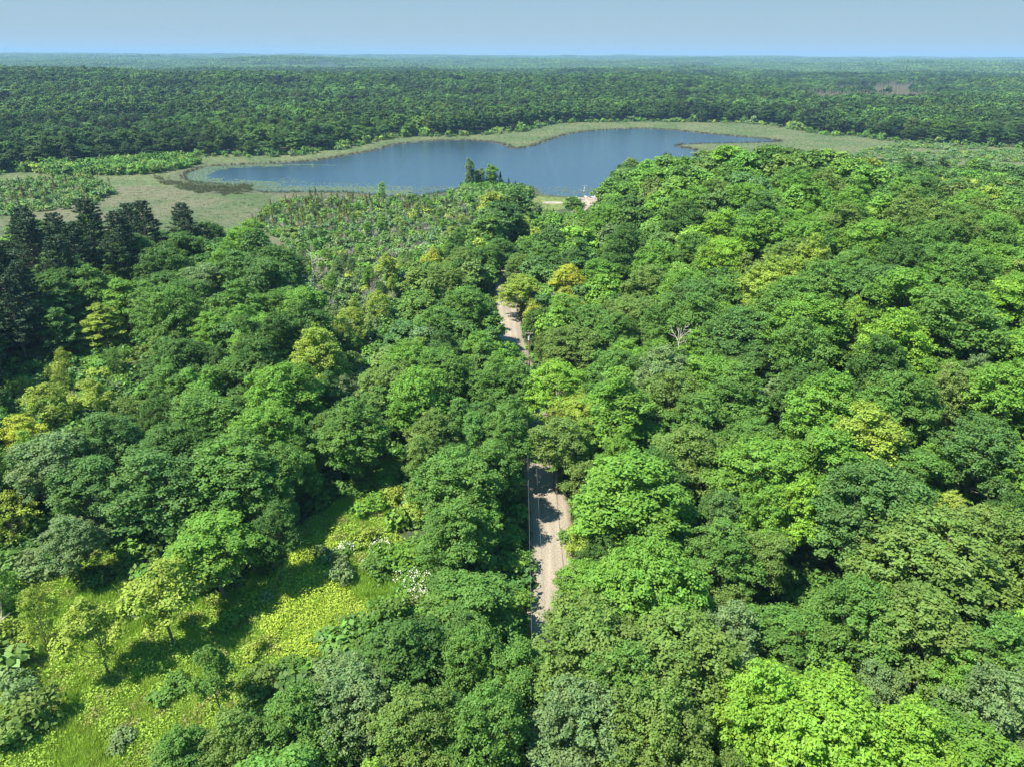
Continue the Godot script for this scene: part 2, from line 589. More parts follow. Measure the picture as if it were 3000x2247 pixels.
# tiers: [height / H, ring radius / R, how many, lobe radius / R]
const SHAPES := {
	"dome": [[0.83, 0.08, 1, 0.40], [0.74, 0.42, 4, 0.38], [0.60, 0.66, 7, 0.34], [0.43, 0.70, 6, 0.32]],
	"ovoid": [[0.88, 0.05, 1, 0.36], [0.78, 0.40, 4, 0.36], [0.65, 0.60, 6, 0.36], [0.50, 0.66, 7, 0.34], [0.36, 0.56, 5, 0.32]],
	"ragged": [[0.87, 0.2, 1, 0.36], [0.78, 0.42, 3, 0.38], [0.66, 0.64, 4, 0.36], [0.50, 0.62, 5, 0.36]],
	"tiered": [[0.95, 0.0, 1, 0.2], [0.86, 0.2, 3, 0.26], [0.76, 0.34, 4, 0.3], [0.65, 0.48, 5, 0.32], [0.54, 0.6, 5, 0.34], [0.42, 0.68, 6, 0.34], [0.3, 0.72, 6, 0.34]],
	"open": [[0.86, 0.1, 1, 0.34], [0.76, 0.40, 3, 0.32], [0.62, 0.58, 4, 0.30], [0.48, 0.55, 3, 0.26]],
	"airy": [[0.90, 0.12, 2, 0.26], [0.78, 0.45, 5, 0.26], [0.64, 0.72, 7, 0.26], [0.46, 0.74, 6, 0.24], [0.3, 0.6, 5, 0.22]],
	"spire": [[0.94, 0.0, 1, 0.3], [0.82, 0.26, 3, 0.36], [0.68, 0.44, 4, 0.40], [0.52, 0.54, 5, 0.40], [0.36, 0.52, 5, 0.38]],
	"twin": [[0.90, 0.46, 2, 0.32], [0.77, 0.52, 4, 0.34], [0.62, 0.66, 6, 0.33], [0.45, 0.62, 6, 0.31]],
	"willow": [[0.82, 0.1, 1, 0.44], [0.66, 0.45, 4, 0.42], [0.46, 0.58, 5, 0.40], [0.28, 0.5, 4, 0.36]],
}

func lobes_of(shape: String, H: float, R: float) -> Array:
	var out := []
	for t in SHAPES[shape]:
		var a0 := rr(0, TAU)
		for k in t[2]:
			var a: float = a0 + TAU * k / t[2] + rr(-0.35, 0.35)
			var q: float = t[1] * R * rr(0.8, 1.15)
			out.append([Vector3(cos(a) * q, t[0] * H + rr(-0.05, 0.05) * H, sin(a) * q), t[3] * R * rr(0.85, 1.18)])
	return out

func crown_mesh(lobes: Array, flat: float, puff: float, per: int, ll: float, lw: float, fullness := 0.75, droop := 0.0) -> ArrayMesh:
	var L := Leaves.new()
	var mid := Vector3.ZERO
	for l in lobes: mid += l[0] / lobes.size()
	for l in lobes:
		var lc: Vector3 = l[0]
		var lr: float = l[1]
		var lt := rr(0.76, 1.0)
		var lw2 := rr(0.9, 1.0)
		var count := int(4.0 * lr * lr * fullness / (puff * puff) + 1.0)
		for k in count:
			var d := rand_dir()
			if d.y < -0.25 and rng.randf() < 0.65: d.y = -d.y
			var pc := lc + Vector3(d.x, d.y * flat, d.z) * lr * rr(0.62, 1.18)
			var hidden := false
			for o in lobes:
				if o[0] != lc and ((pc - o[0]) * Vector3(1, 1.0 / flat, 1)).length() < o[1] * 0.72:
					hidden = true
					break
			if hidden: continue
			var pr := puff * rr(0.65, 1.3)
			var tone := lt * rr(0.8, 1.0)
			var warm := rr(0.86, 1.0)
			for j in int(per * pr * pr / puff / puff * rr(0.8, 1.2)):
				var e := rand_dir()
				if e.y < -0.2 and rng.randf() < 0.7: e.y = -e.y
				var p := pc + Vector3(e.x, e.y * 0.72, e.z) * pr * (rr(0.35, 1.3))
				p.y -= droop * rng.randf()
				var nor := (e * 0.45 + d * 0.25 + Vector3(0, 0.55, 0) + rand_dir() * 0.6).normalized()
				var sz := rr(0.7, 1.25)
				var tn := tone * rr(0.8, 1.0)
				L.add(p, nor, rand_dir() + Vector3(0, -0.25 - droop, 0), ll * sz, lw * sz, Color(tn * warm * lw2, tn, tn * rr(0.75, 1.0)))
	return L.mesh()

func trunk_mesh(lobes: Array, H: float, girth: float, lean := 0.0, fork := 0.35) -> ArrayMesh:
	var T := Tubes.new()
	var top := Vector3(lean * H, H * 0.72, rr(-0.04, 0.04) * H)
	var at := func(t: float) -> Vector3: return Vector3(top.x * t, top.y * t, top.z * t) + Vector3(sin(t * 5.0), 0, cos(t * 4.0)) * 0.012 * H * t
	T.add([Vector3(0, -0.8, 0), at.call(0.0), at.call(0.05), at.call(0.3), at.call(0.6), at.call(1.0)], [girth * 1.5, girth * 1.4, girth, girth * 0.82, girth * 0.55, girth * 0.2], 7)
	for l in lobes:
		var e: Vector3 = l[0]
		var t := clampf((e.y - 0.22 * H) / top.y * rr(0.75, 0.9), fork, 0.95)
		var s: Vector3 = at.call(t)
		var m := s.lerp(e, 0.5) + Vector3(0, -0.04 * H, 0)
		var q := girth * 0.5 * (1.1 - t * 0.7)
		T.add([s, m, e], [q, q * 0.6, q * 0.2], 5)
		for k in 2:
			var d := rand_dir()
			d.y = absf(d.y) * 0.7
			T.add([m.lerp(e, 0.3 + 0.3 * k), m.lerp(e, 0.6 + 0.2 * k) + d * l[1] * 0.7], [q * 0.4, q * 0.1], 4)
	return T.mesh()

var hi := []      # [crown, trunk, H, R]
var mid := []
var mid_both := []
var far_crown := []
var hi_shape := ["dome", "dome", "dome", "ovoid", "ovoid", "ragged", "ragged", "tiered", "open", "airy", "ragged", "spire", "twin", "dome"]
var shrub_near := []
var shrub_far := []
var twig_shrub: ArrayMesh
var cone_tree := []
var pine := []

func make_protos() -> void:
	for i in hi_shape.size():
		var s: String = hi_shape[i]
		var R: float = [6.5, 6.5, 6.0, 5.5, 5.5, 5.5, 5.0, 4.6, 4.0, 4.2, 5.6, 4.2, 6.0, 5.6][i]
		var H := 11.0 if i == 8 or i == 9 else 18.0
		var lb := lobes_of(s, H, R)
		var cr: ArrayMesh
		if s == "tiered": cr = crown_mesh(lb, 0.42, 0.62, 34, 0.44, 0.26, 0.7)
		elif s == "open": cr = crown_mesh(lb, 0.8, 0.55, 30, 0.34, 0.22, 0.85)
		elif s == "airy": cr = crown_mesh(lb, 0.9, 0.55, 24, 0.34, 0.22, 0.6)
		else: cr = crown_mesh(lb, [0.82, 0.95, 1.05][i % 3], 0.58, 34, 0.35, 0.23, 0.85)
		hi.append([cr, trunk_mesh(lb, H, 0.15 if H < 12.0 else 0.27, 0.06 if H < 12.0 else 0.0, 0.35), H, R])
	for i in 8:
		var s2: String = ["dome", "ovoid", "ragged", "dome", "ovoid", "tiered", "open", "willow"][i]
		var R2: float = [6.5, 5.5, 5.2, 6.0, 5.0, 4.4, 4.2, 5.0][i]
		var lb2 := lobes_of(s2, 18.0, R2)
		var cr2 := crown_mesh(lb2, 0.45 if s2 == "tiered" else 0.8, 0.9, 26, 0.72, 0.48, 0.85 if i != 6 else 0.6, 0.5 if s2 == "willow" else 0.0)
		mid.append([cr2, trunk_mesh(lb2, 18.0, 0.27), 18.0, R2])
	for i in 6:
		var s3: String = ["dome", "ovoid", "ragged", "dome", "ovoid", "ragged"][i]
		far_crown.append([crown_mesh(lobes_of(s3, 18.0, 6.0), 0.8, 1.35, 9, 1.7, 1.2, 0.8), 18.0, 6.0])
	for i in 3:
		var lb3 := []
		for k in 7: lb3.append([Vector3(rr(-0.9, 0.9), rr(0.5, 1.1), rr(-0.9, 0.9)), rr(0.5, 0.8)])
		shrub_near.append(crown_mesh(lb3, 0.85, 0.42, 26, 0.28, 0.19, 0.9))
		shrub_far.append(crown_mesh(lb3, 0.85, 0.6, 9, 0.6, 0.42, 0.8))
	var T := Tubes.new()
	for k in 46:
		var a := rr(0, TAU)
		var b := Vector3(cos(a), 0, sin(a)) * rr(0.0, 0.35)
		var e := b * 2.5 + Vector3(rr(-0.5, 0.5), rr(1.4, 2.6), rr(-0.5, 0.5))
		T.add([b, b.lerp(e, 0.5) + Vector3(0, 0.15, 0), e], [0.035, 0.024, 0.01], 3)
		T.add([b.lerp(e, 0.55), e + rand_dir() * 0.6], [0.02, 0.008], 3)
	twig_shrub = T.mesh()
	for i in 3: cone_tree.append(conifer(9.0, 1.7, [0.8, 0.5, 1.0][i]))
	for i in 3: pine.append(white_pine(26.0, 6.6))

func conifer(H: float, R: float, dense: float) -> ArrayMesh:
	var L := Leaves.new()
	for k in int(560 * dense):
		var t := pow(rng.randf(), 0.8)
		var a := rr(0, TAU)
		var q := R * (1.0 - t) * rr(0.25, 1.0) + 0.06
		var p := Vector3(cos(a) * q, 0.5 + t * (H - 0.5) - q * 0.15, sin(a) * q)
		var out_ := Vector3(cos(a), -0.12, sin(a))
		var k2 := rr(0.7, 1.0)
		L.add(p, (Vector3.UP + rand_dir() * 0.6).normalized(), out_ + rand_dir() * 0.3, rr(0.5, 0.9), rr(0.16, 0.28), Color(k2, k2, k2 * rr(0.75, 1.0)))
	L.blade(Vector3(-0.08, 0, 0), Vector3(0, H, 0), 0.22, Color(0.55, 0.4, 0.35))
	L.blade(Vector3(0.0, 0, -0.08), Vector3(0.02, H, 0), 0.22, Color(0.55, 0.4, 0.35))
	return L.mesh()

func white_pine(H: float, R: float) -> Array:
	var L := Leaves.new()
	var T := Tubes.new()
	T.add([Vector3(0, -0.8, 0), Vector3(0.1, H * 0.5, 0), Vector3(0, H, 0)], [0.36, 0.24, 0.04], 7)
	var y := H * 0.28
	while y < H * 0.985:
		var t := (y - H * 0.28) / (H * 0.72)
		var reach := R * (0.62 + 0.38 * sin(PI * minf(t * 1.3 + 0.12, 1.0))) * sqrt(1.0 - pow(t, 3.2) * 0.9)
		var m := 5
		var a0 := rr(0, TAU)
		for k in m:
			var a := a0 + TAU * k / m + rr(-0.3, 0.3)
			var len_ := reach * rr(0.6, 1.15)
			var d := Vector3(cos(a), 0.0, sin(a))
			var s := Vector3(0, y, 0)
			var e := s + d * len_ + Vector3(0, len_ * rr(0.05, 0.28), 0)
			T.add([s, s.lerp(e, 0.6) - Vector3(0, 0.15, 0), e], [0.07, 0.05, 0.015], 4)
			var side := Vector3(-d.z, 0, d.x)
			for j in int(14 + len_ * 20.0):
				var f := sqrt(rr(0.12, 1.0))
				var p := s.lerp(e, f) + side * rr(-1.0, 1.0) * (0.25 + 0.30 * len_ * (1.15 - f)) + Vector3(0, rr(-0.1, 0.35), 0)
				var k2 := rr(0.68, 1.0)
				L.add(p, (Vector3.UP * 0.5 + rand_dir() * 0.75).normalized(), d + Vector3(0, 0.7, 0) + rand_dir() * 0.6, rr(0.4, 0.75), rr(0.16, 0.26), Color(k2 * rr(0.85, 1.0), k2, k2))
		y += rr(0.75, 1.05) * (1.0 - 0.4 * t)
	return [L.mesh(), T.mesh(), H, R]

# ------------------------------------------------------------------ labels
var landmarks := [
	[Vector2(4.2, -159.7), "the roadside utility pole"], [Vector2(35.5, -146.8), "the bare pale snag"], [Vector2(-85.7, -109.9), "the golden tree by the field"],
	[Vector2(11.4, -342.9), "the willow on the lawn"], [Vector2(48, -420), "the dock"], [Vector2(10.8, -128), "the pull-off maple"],
	[Vector2(30, -48), "the lime maple grove"], [Vector2(17.4, -85.9), "the roadside maple"], [Vector2(-43.9, -70.8), "the leaning field tree"],
	[Vector2(35, -73.5), "the dry grass pocket"], [Vector2(-17, -438), "the tall trees on the lake point"], [Vector2(-25.9, -228.6), "the golden swamp tree"],
	[Vector2(-110, -200), "the white pines"], [Vector2(15.8, -200.8), "the golden tree near the road"], [Vector2(-15, -80), "the white-flowered brambles"],
	[Vector2(108, -285), "the wooded hilltop"], [Vector2(-150, -425), "the dark reed bed"], [Vector2(-97, -160), "the bushy clearing"], [Vector2(-43, -121), "the great domed oak"], [Vector2(51, -70), "the great olive oak"], [Vector2(59.6, -392), "the beach tree"], [Vector2(75, -183), "the broad ridge maple"],
	[Vector2(39.7, -83.5), "the lime tree by the oak"], [Vector2(-6.3, -86.6), "the tree facing the road"], [Vector2(57, -130), "the twin-crowned hillside maple"], [Vector2(-71, -184), "the pale blue-green ash"], [Vector2(-2, -221), "the road bend"], [Vector2(120, -170), "the ridge end by the frame"], [Vector2(-75, -88), "the shaded field corner"], [Vector2(-290, -535), "the pale thicket"], [Vector2(-71, -398), "the lone shore tree"], [Vector2(-205, -470), "the lily ring"], [Vector2(-95, -318), "the swamp corner"], [Vector2(-122, -400), "the marsh shore"], [Vector2(-260, -380), "the west marsh"], [Vector2(-300, -450), "the wood edge"], [Vector2(-225, -400), "the open sedge"], [Vector2(-47, -365), "the cattail bed"], [Vector2(0, -56), "the road's near end"]]
const RANK := ["nearest", "second nearest", "third nearest", "fourth nearest", "fifth nearest", "sixth nearest", "seventh nearest", "eighth nearest"]
const TENTH := ["at the very edge", "one tenth", "two tenths", "three tenths", "four tenths", "halfway", "six tenths", "seven tenths", "eight tenths", "nine tenths", "at the far edge"]

func seen_at(p: Vector3) -> Vector3:
	var q := cam.global_transform.affine_inverse() * p if cam.is_inside_tree() else cam.transform.affine_inverse() * p
	var k := tan(deg_to_rad(FOV) * 0.5)
	return Vector3(0.5 + q.x / -q.z / k * 0.5 * 766.0 / 1024.0, 0.5 - q.y / -q.z / k * 0.5, -q.z)

# list: [[position, look], ...] -> labels that each single one out
func labels_for(list: Array, reach: float, same: String, skip := "", shared := "") -> PackedStringArray:
	var out := PackedStringArray()
	out.resize(list.size())
	var options := []
	for lm in landmarks:
		if lm[1] == skip: continue
		var by := {}
		for i in list.size():
			var d: float = Vector2(list[i][0].x, list[i][0].z).distance_to(lm[0])
			if d < reach:
				if not by.has(list[i][1]): by[list[i][1]] = []
				by[list[i][1]].append([d, i])
		for look in by:
			by[look].sort()
			for k in mini(RANK.size(), by[look].size()):
				var d: float = by[look][k][0]
				if d > 1.5: options.append([k * 14.0 + d, by[look][k][1], "%s, %s %s %s" % [look, RANK[k], same, lm[1]]])
	options.sort()
	for o in options:
		if out[o[1]] == "" and not used_labels.has(o[2]):
			out[o[1]] = o[2]
			used_labels[o[2]] = true
	for i in list.size():
		if out[i] != "": continue
		if shared:
			out[i] = "%s %s" % [list[i][1], shared]
			continue
		var u := seen_at(list[i][0])
		var a := roundi(clampf(u.x, 0, 1) * 10)
		var b := roundi(clampf(u.y, 0, 1) * 10)
		for more in ["", "smaller ", "broader ", "taller ", "lesser ", "fuller ", "denser ", "looser ", "darker ", "paler ", "quite small ", "quite broad ", "quite low ", "quite leafy "]:
			var s: String = "%s%s %s across and %s down the photo" % [more, list[i][1], TENTH[a], TENTH[b]]
			if used_labels.has(s): continue
			used_labels[s] = true
			out[i] = s
			break
	return out

const SHAPE_WORD := {"dome": "domed tree", "ovoid": "oval tree", "ragged": "ragged tree", "tiered": "tiered tree", "open": "thin tree", "airy": "airy tree", "willow": "drooping tree", "spire": "narrow tree", "twin": "twin-topped tree"}

func pick(weights: Array) -> int:
	var t := 0.0
	for w in weights: t += w
	var q := rng.randf() * t
	for i in weights.size():
		q -= weights[i]
		if q <= 0.0: return i
	return 0

func tint(cls: int, spread := 0.16) -> Color:
	var c := leaf_cols[cls]
	var k := 1.0 + rr(-spread, spread)
	return Color(c.r * k * rr(0.9, 1.12), c.g * k, c.b * k * rr(0.85, 1.15))

func seat(x: float, z: float, sx: float, sy: float, turn: float, sink := 0.0) -> Transform3D:
	return Transform3D(Basis(Vector3.UP, turn) * Basis.from_scale(Vector3(sx, sy, sx)), Vector3(x, gh(x, z) - sink, z))

func free_for_trees(p: Vector2, r: float) -> bool:
	if inside(p, wet) or inside(p, swamp_area) or inside(p, field_area) or inside(p, bushy_clearing) or inside(p, lawn_area): return false
	if absf(p.x - road_x(p.y)) < 2.6 + r * 0.85: return false
	if p.distance_to(Vector2(35, -73.5)) < 4.2 + r * 0.5: return false
	if p.x > 6 and p.x < 20 and p.y < -130 and p.y > -162: return false
	if p.x > -10 and p.x < 66 and p.y < -362: return p.x > 54 and p.y > -404
	if p.x > -8 and p.x < 24 and p.y < -330 and p.y > -372: return false
	return true

# open ground, road and lawn that lie in view stay in view, and the sunny stretches of the road stay sunny
func hides_open(p: Vector2, r: float, tall: float) -> bool:
	var reach := CAM_Y / maxf(CAM_Y - tall - gh(p.x, p.y), 8.0)
	var k := 1.0
	while k < reach:
		var q := p * k
		if inside(q, field_area) or inside(q, swamp_area) or inside(q, bushy_clearing) or inside(q, lawn_area): return true
		if q.distance_to(Vector2(48, -421)) < 8.0 or q.distance_to(Vector2(44, -407)) < 9.0: return true
		if q.distance_to(Vector2(35, -73.5)) < 3.5 + r * 0.3: return true
		if absf(q.x - road_x(q.y)) < 2.5 + r * 0.6 and ((q.y < -74 and q.y > -108) or (q.y < -164 and q.y > -210)): return true
		k += 0.04
	var s := p + Vector2(0.68, -0.27) * tall * 0.75
	if absf(s.x - road_x(s.y)) < 2.0 + r and ((s.y < -70 and s.y > -92) or (s.y < -192 and s.y > -216) ): return true
	if inside(p, field_area) or (seg_dist(p, field_area) < r * 0.8): return true
	return false

func build_trees() -> void:
	# x, z, height, crown radius, colour, shape of the trees that stand out in the view
	var rows := [
	[24.3, -50.7, 18, 5.4, 8, 3], [30.1, -48.5, 19, 6.6, 8, 0], [37.1, -47.0, 17, 5.2, 8, 4], [31.4, -46.2, 15, 4.7, 8, 1], [9.2, -57.7, 18, 7.2, 4, 1],
	[18.3, -56.5, 18, 7.3, 4, 2], [6.6, -49.5, 17, 5.4, 7, 0], [13.9, -48.0, 18, 5.7, 4, 1], [11.1, -52.9, 17, 4.7, 1, 5], [-11.6, -57.7, 15, 5.7, 0, 5],
	[-5.4, -69.4, 13, 6.9, 1, 6], [-16.4, -53.9, 15, 4.8, 7, 1], [-9.2, -50.0, 16, 4.7, 4, 0], [-2.3, -49.0, 17, 4.2, 1, 2], [-20.9, -51.1, 14, 4.2, 1, 4],
	[-26.3, -49.0, 13, 3.8, 4, 5], [-31.3, -47.7, 12, 3.3, 1, 3], [0.8, -55.9, 15, 3.7, 1, 6], [-4.7, -58.4, 16, 4.3, 1, 1], [51.5, -70.0, 19, 9.2, 4, 2],
	[60.3, -71.0, 18, 5.6, 4, 1], [39.3, -63.4, 17, 6.6, 1, 0], [45.2, -59.6, 17, 6.5, 4, 5], [51.0, -56.8, 17, 4.6, 1, 6], [47.5, -49.4, 17, 4.7, 7, 5],
	[45.6, -54.3, 15, 3.6, 3, 3], [30.3, -64.6, 12, 5.2, 1, 6], [24.0, -61.9, 14, 4.5, 7, 5], [11.0, -72.8, 12, 5.0, 3, 1], [10.4, -85.2, 9, 3.0, 5, 8],
	[17.4, -85.9, 20, 9.8, 3, 3], [8.0, -107.0, 15, 5.8, 4, 6], [29.4, -100.3, 17, 7.1, 4, 0], [8.6, -128.0, 17, 7.4, 8, 0], [11.8, -121.4, 13, 5.3, 5, 1],
	[-8.0, -93.0, 17, 7.6, 1, 2], [-13.3, -109.4, 15, 5.2, 4, 4], [-1.2, -109.6, 15, 5.2, 1, 5], [-3.3, -97.8, 16, 4.8, 1, 6], [-7.4, -82.6, 14, 4.9, 1, 5],
	[-42.9, -121.5, 19, 11.3, 3, 0], [-53.1, -111.6, 18, 8.1, 1, 1], [-52.9, -89.6, 17, 8.2, 2, 5], [-43.1, -95.0, 18, 9.3, 1, 2], [-40.5, -79.5, 14, 6.2, 3, 6],
	[-63.8, -91.7, 16, 5.9, 2, 6], [-68.9, -106.9, 15, 5.5, 2, 5], [-37.0, -99.0, 15, 5.6, 1, 0], [-43.1, -108.1, 17, 6.7, 3, 1], [-54.6, -101.7, 17, 7.2, 0, 0],
	[-33.6, -83.3, 13, 3.9, 0, 5], [-37.1, -92.6, 13, 4.2, 1, 3], [-62.4, -82.7, 11, 4.6, 7, 5], [-85.7, -109.9, 13, 5.3, 6, 3], [-77.8, -92.5, 9, 3.9, 5, 9],
	[-92.9, -128.8, 10, 5.1, 5, 9], [-85.6, -130.8, 10, 4.7, 5, 8], [-74.5, -123.2, 10, 4.9, 4, 9], [-71.3, -184.0, 19, 10.4, 2, 5], [-103.0, -241.3, 19, 11.8, 0, 0],
	[-66.3, -198.0, 19, 7.8, 0, 2], [-117.1, -218.9, 19, 12.2, 2, 0], [-126.6, -195.2, 18, 8.4, 2, 5], [-99.5, -175.6, 16, 6.5, 3, 7], [-100.5, -165.1, 13, 5.1, 5, 7],
	[-83.5, -205.2, 17, 6.1, 3, 4], [-114.5, -173.2, 18, 5.2, 2, 7], [-107.6, -161.0, 14, 5.0, 2, 7], [-66.8, -165.5, 18, 9.5, 1, 3], [-57.1, -169.8, 16, 6.3, 1, 1],
	[-56.0, -148.4, 17, 8.7, 3, 6], [-99.0, -198.1, 19, 7.8, 0, 1], [-100.1, -216.1, 19, 8.5, 0, 6], 
	[-82.3, -173.1, 17, 7.6, 2, 1], [-80.9, -181.9, 18, 6.7, 7, 6], [-27.4, -108.4, 17, 6.7, 1, 4], 
	[-22.5, -143.0, 15, 5.8, 3, 0], [-17.9, -121.7, 18, 7.0, 3, 2], [-13.8, -133.9, 17, 7.1, 1, 1], [-40.9, -172.8, 10, 6.5, 5, 9], [-39.7, -225.5, 11, 6.7, 5, 8],
	[-25.9, -228.6, 13, 4.1, 6, 8], [-19.5, -199.3, 16, 8.0, 4, 1], [-11.4, -173.8, 17, 8.8, 1, 2], [-17.1, -160.0, 17, 8.2, 1, 0],
	[-6.9, -148.8, 14, 5.7, 3, 3], [-3.3, -130.6, 15, 5.1, 1, 5], [-15.8, -224.3, 15, 8.1, 4, 0], [-36.7, -189.8, 9, 6.4, 5, 9], [4.1, -284.8, 13, 10.1, 5, 1],
	[2.4, -197.6, 14, 6.3, 5, 0], [15.8, -200.8, 15, 6.7, 6, 5], [5.2, -177.9, 12, 3.6, 6, 8], [15.1, -180.3, 13, 4.9, 5, 6], [14.0, -152.0, 16, 8.9, 4, 0],
	[22.7, -225.8, 15, 9.6, 3, 1], [35.1, -231.4, 16, 8.3, 3, 0], [10.8, -226.1, 15, 7.4, 1, 5], [-4.3, -238.4, 15, 7.8, 2, 0], [17.4, -292.1, 13, 8.5, 4, 6],
	[11.4, -342.9, 9, 4.9, 7, 5], [28.9, -343.6, 11, 7.7, 1, 5], [9.1, -156.9, 13, 4.3, 4, 1], [75.2, -183.3, 19, 11.3, 3, 0], [59.2, -157.9, 18, 7.4, 5, 3],
	[70.3, -166.4, 18, 5.5, 5, 3], [55.4, -186.9, 18, 8.0, 8, 1], [43.4, -174.2, 18, 8.7, 3, 0], [88.3, -175.9, 20, 11.4, 3, 1], [99.0, -174.2, 19, 10.2, 1, 0],
	[57.3, -130.4, 19, 10.7, 3, 2], [66.0, -116.1, 18, 6.0, 8, 4], [77.5, -119.4, 20, 9.8, 1, 2], [75.2, -98.4, 19, 7.0, 3, 0], [29.4, -119.2, 18, 9.8, 4, 0],
	[37.7, -92.5, 18, 7.6, 3, 1], [46.8, -90.2, 18, 6.7, 3, 6], [39.7, -83.5, 15, 4.8, 8, 5], [66.0, -89.1, 17, 5.6, 2, 0], [51.2, -104.3, 18, 6.4, 3, 3],
	[39.8, -114.8, 17, 6.6, 1, 5], [73.4, -225.7, 19, 12.9, 3, 1], [95.1, -247.5, 19, 13.2, 1, 0], [74.5, -140.7, 19, 8.5, 2, 0], [36.2, -184.7, 17, 9.3, 4, 5],
	[27.8, -168.1, 17, 9.7, 4, 1], [46.8, -138.1, 18, 8.5, 2, 2], [21.3, -135.0, 17, 7.1, 1, 0], [28.1, -77.5, 14, 5.2, 1, 5], [33.7, -77.7, 13, 4.3, 4, 6],
	[34.7, -83.7, 15, 4.5, 3, 5], [53.1, -93.3, 18, 5.8, 5, 6], [61.3, -100.4, 18, 6.1, 1, 0], [60.5, -396.0, 21, 9.0, 0, 0],
	[-49.9, -65.9, 12, 4.4, 5, 8], [-43.9, -70.8, 13.5, 5.0, 5, 8], [-33.2, -59.5, 11.5, 2.9, 1, 8], [-60.3, -70.6, 9.5, 2.3, 5, 9], [-68.8, -75.9, 9, 2.2, 3, 9],
	[0.0, -129.0, 15, 4.8, 1, 5], [-1.0, -140.0, 15, 4.9, 3, 3], [0.3, -119.0, 13, 4.0, 1, 4], [2.2, -224.0, 13, 4.4, 4, 2], [-7.2, -232.0, 13, 4.6, 1, 5], [4.5, -243.0, 13, 4.4, 1, 3], [-5.2, -252.0, 12, 4.2, 0, 4], [9.0, -262.0, 12, 4.5, 3, 0], [-33.0, -121.0, 9, 3.0, 5, 9], [-34.5, -134.0, 10, 3.4, 7, 9],
	]
	var recs := []
	for r in rows: recs.append([r[0], r[1], float(r[2]), minf(minf(r[3], 8.6), 0.44 * r[2]), int(r[4]), int(r[5]), true])
	# the rest of the near wood
	var z := 0.0
	for pass_ in 2:
		z = -26.0
		while z > -432.0:
			var step := 8.6 if pass_ == 0 else 5.2
			var x := -0.84 * -z - 34.0
			while x < 0.84 * -z + 34.0:
				var p := Vector2(x + rr(-3, 3), z + rr(-3, 3))
				x += step
				var r := rr(4.6, 7.4) if pass_ == 0 else rr(2.4, 4.0)
				if p.x < -55 and p.y < -250: continue
				var tall := clampf(r * rr(2.5, 3.4), 13.0, 20.5) if pass_ == 0 else rr(8.5, 15.5)
				if not free_for_trees(p, r) or hides_open(p, r, tall): continue
				var ok := true
				for q in recs:
					if absf(q[0] - p.x) < 12.0 and absf(q[1] - p.y) < 12.0:
						var lim: float = (0.62 if q[6] else 0.56) * (q[3] + r) if pass_ == 0 else 0.72 * q[3] + 0.3 * r
						if Vector2(q[0], q[1]).distance_to(p) < lim:
							ok = false
							break
				if not ok: continue
				if p.x < -95 and p.y < -120 and p.y > -240 and n2.get_noise_2d(p.x, p.y) > -0.12: continue   # the pines stand here
				var w: Array
				if p.x > 8: w = [0.10, 0.28, 0.10, 0.28, 0.17, 0.03, 0.0, 0.04, 0.05]
				else: w = [0.18, 0.30, 0.20, 0.18, 0.11, 0.03, 0.0, 0.06, 0.0]
				if p.y < -345: w = [0.6, 0.2, 0.2]
				var cls := pick(w)
				if n2.get_noise_2d(p.x * 1.7, p.y * 1.7) > 0.2: cls = pick([0.1, 0.2, 0.1, 0.5, 0.1]) if p.x > 8 else pick([0.2, 0.5, 0.3])
				var sh := pick([0.12, 0.12, 0.1, 0.1, 0.1, 0.14, 0.1, 0.03, 0.0, 0.0, 0.1, 0.08, 0.1, 0.06]) if pass_ == 0 else pick([0.05, 0.05, 0.05, 0.15, 0.15, 0.15, 0.15, 0.08, 0.06, 0.05, 0.1, 0.15, 0.1])
				recs.append([p.x, p.y, tall, r * 1.05, cls, sh, false])
			z -= step
	# which show largest
	var scored := []
	for i in recs.size():
		var q: Array = recs[i]
		var u := seen_at(Vector3(q[0], gh(q[0], q[1]) + q[2] * 0.75, q[1]))
		var s: float = q[3] / u.z
		if u.x < -0.01 or u.x > 1.01 or u.y > 1.03 or u.y < 0.0: s *= 0.02
		if q[6] and s > 0.005: s += 100.0
		scored.append([s, i])
	scored.sort()
	scored.reverse()
	var list := []
	var many := mini(290, scored.size())
	for k in many:
		var q: Array = recs[scored[k][1]]
		list.append([Vector3(q[0], gh(q[0], q[1]) + q[2] * 0.72, q[1]), CLASS_WORD[q[4]] + " " + SHAPE_WORD[hi_shape[q[5]]]])
	var labels := labels_for(list, 60.0, "such tree to")
	var rest := []
	var rest_tint := []
	for i in mid.size():
		rest.append([])
		rest_tint.append([])
	var near_rest := []
	var near_tint := []
	for i in hi.size():
		near_rest.append([])
		near_tint.append([])
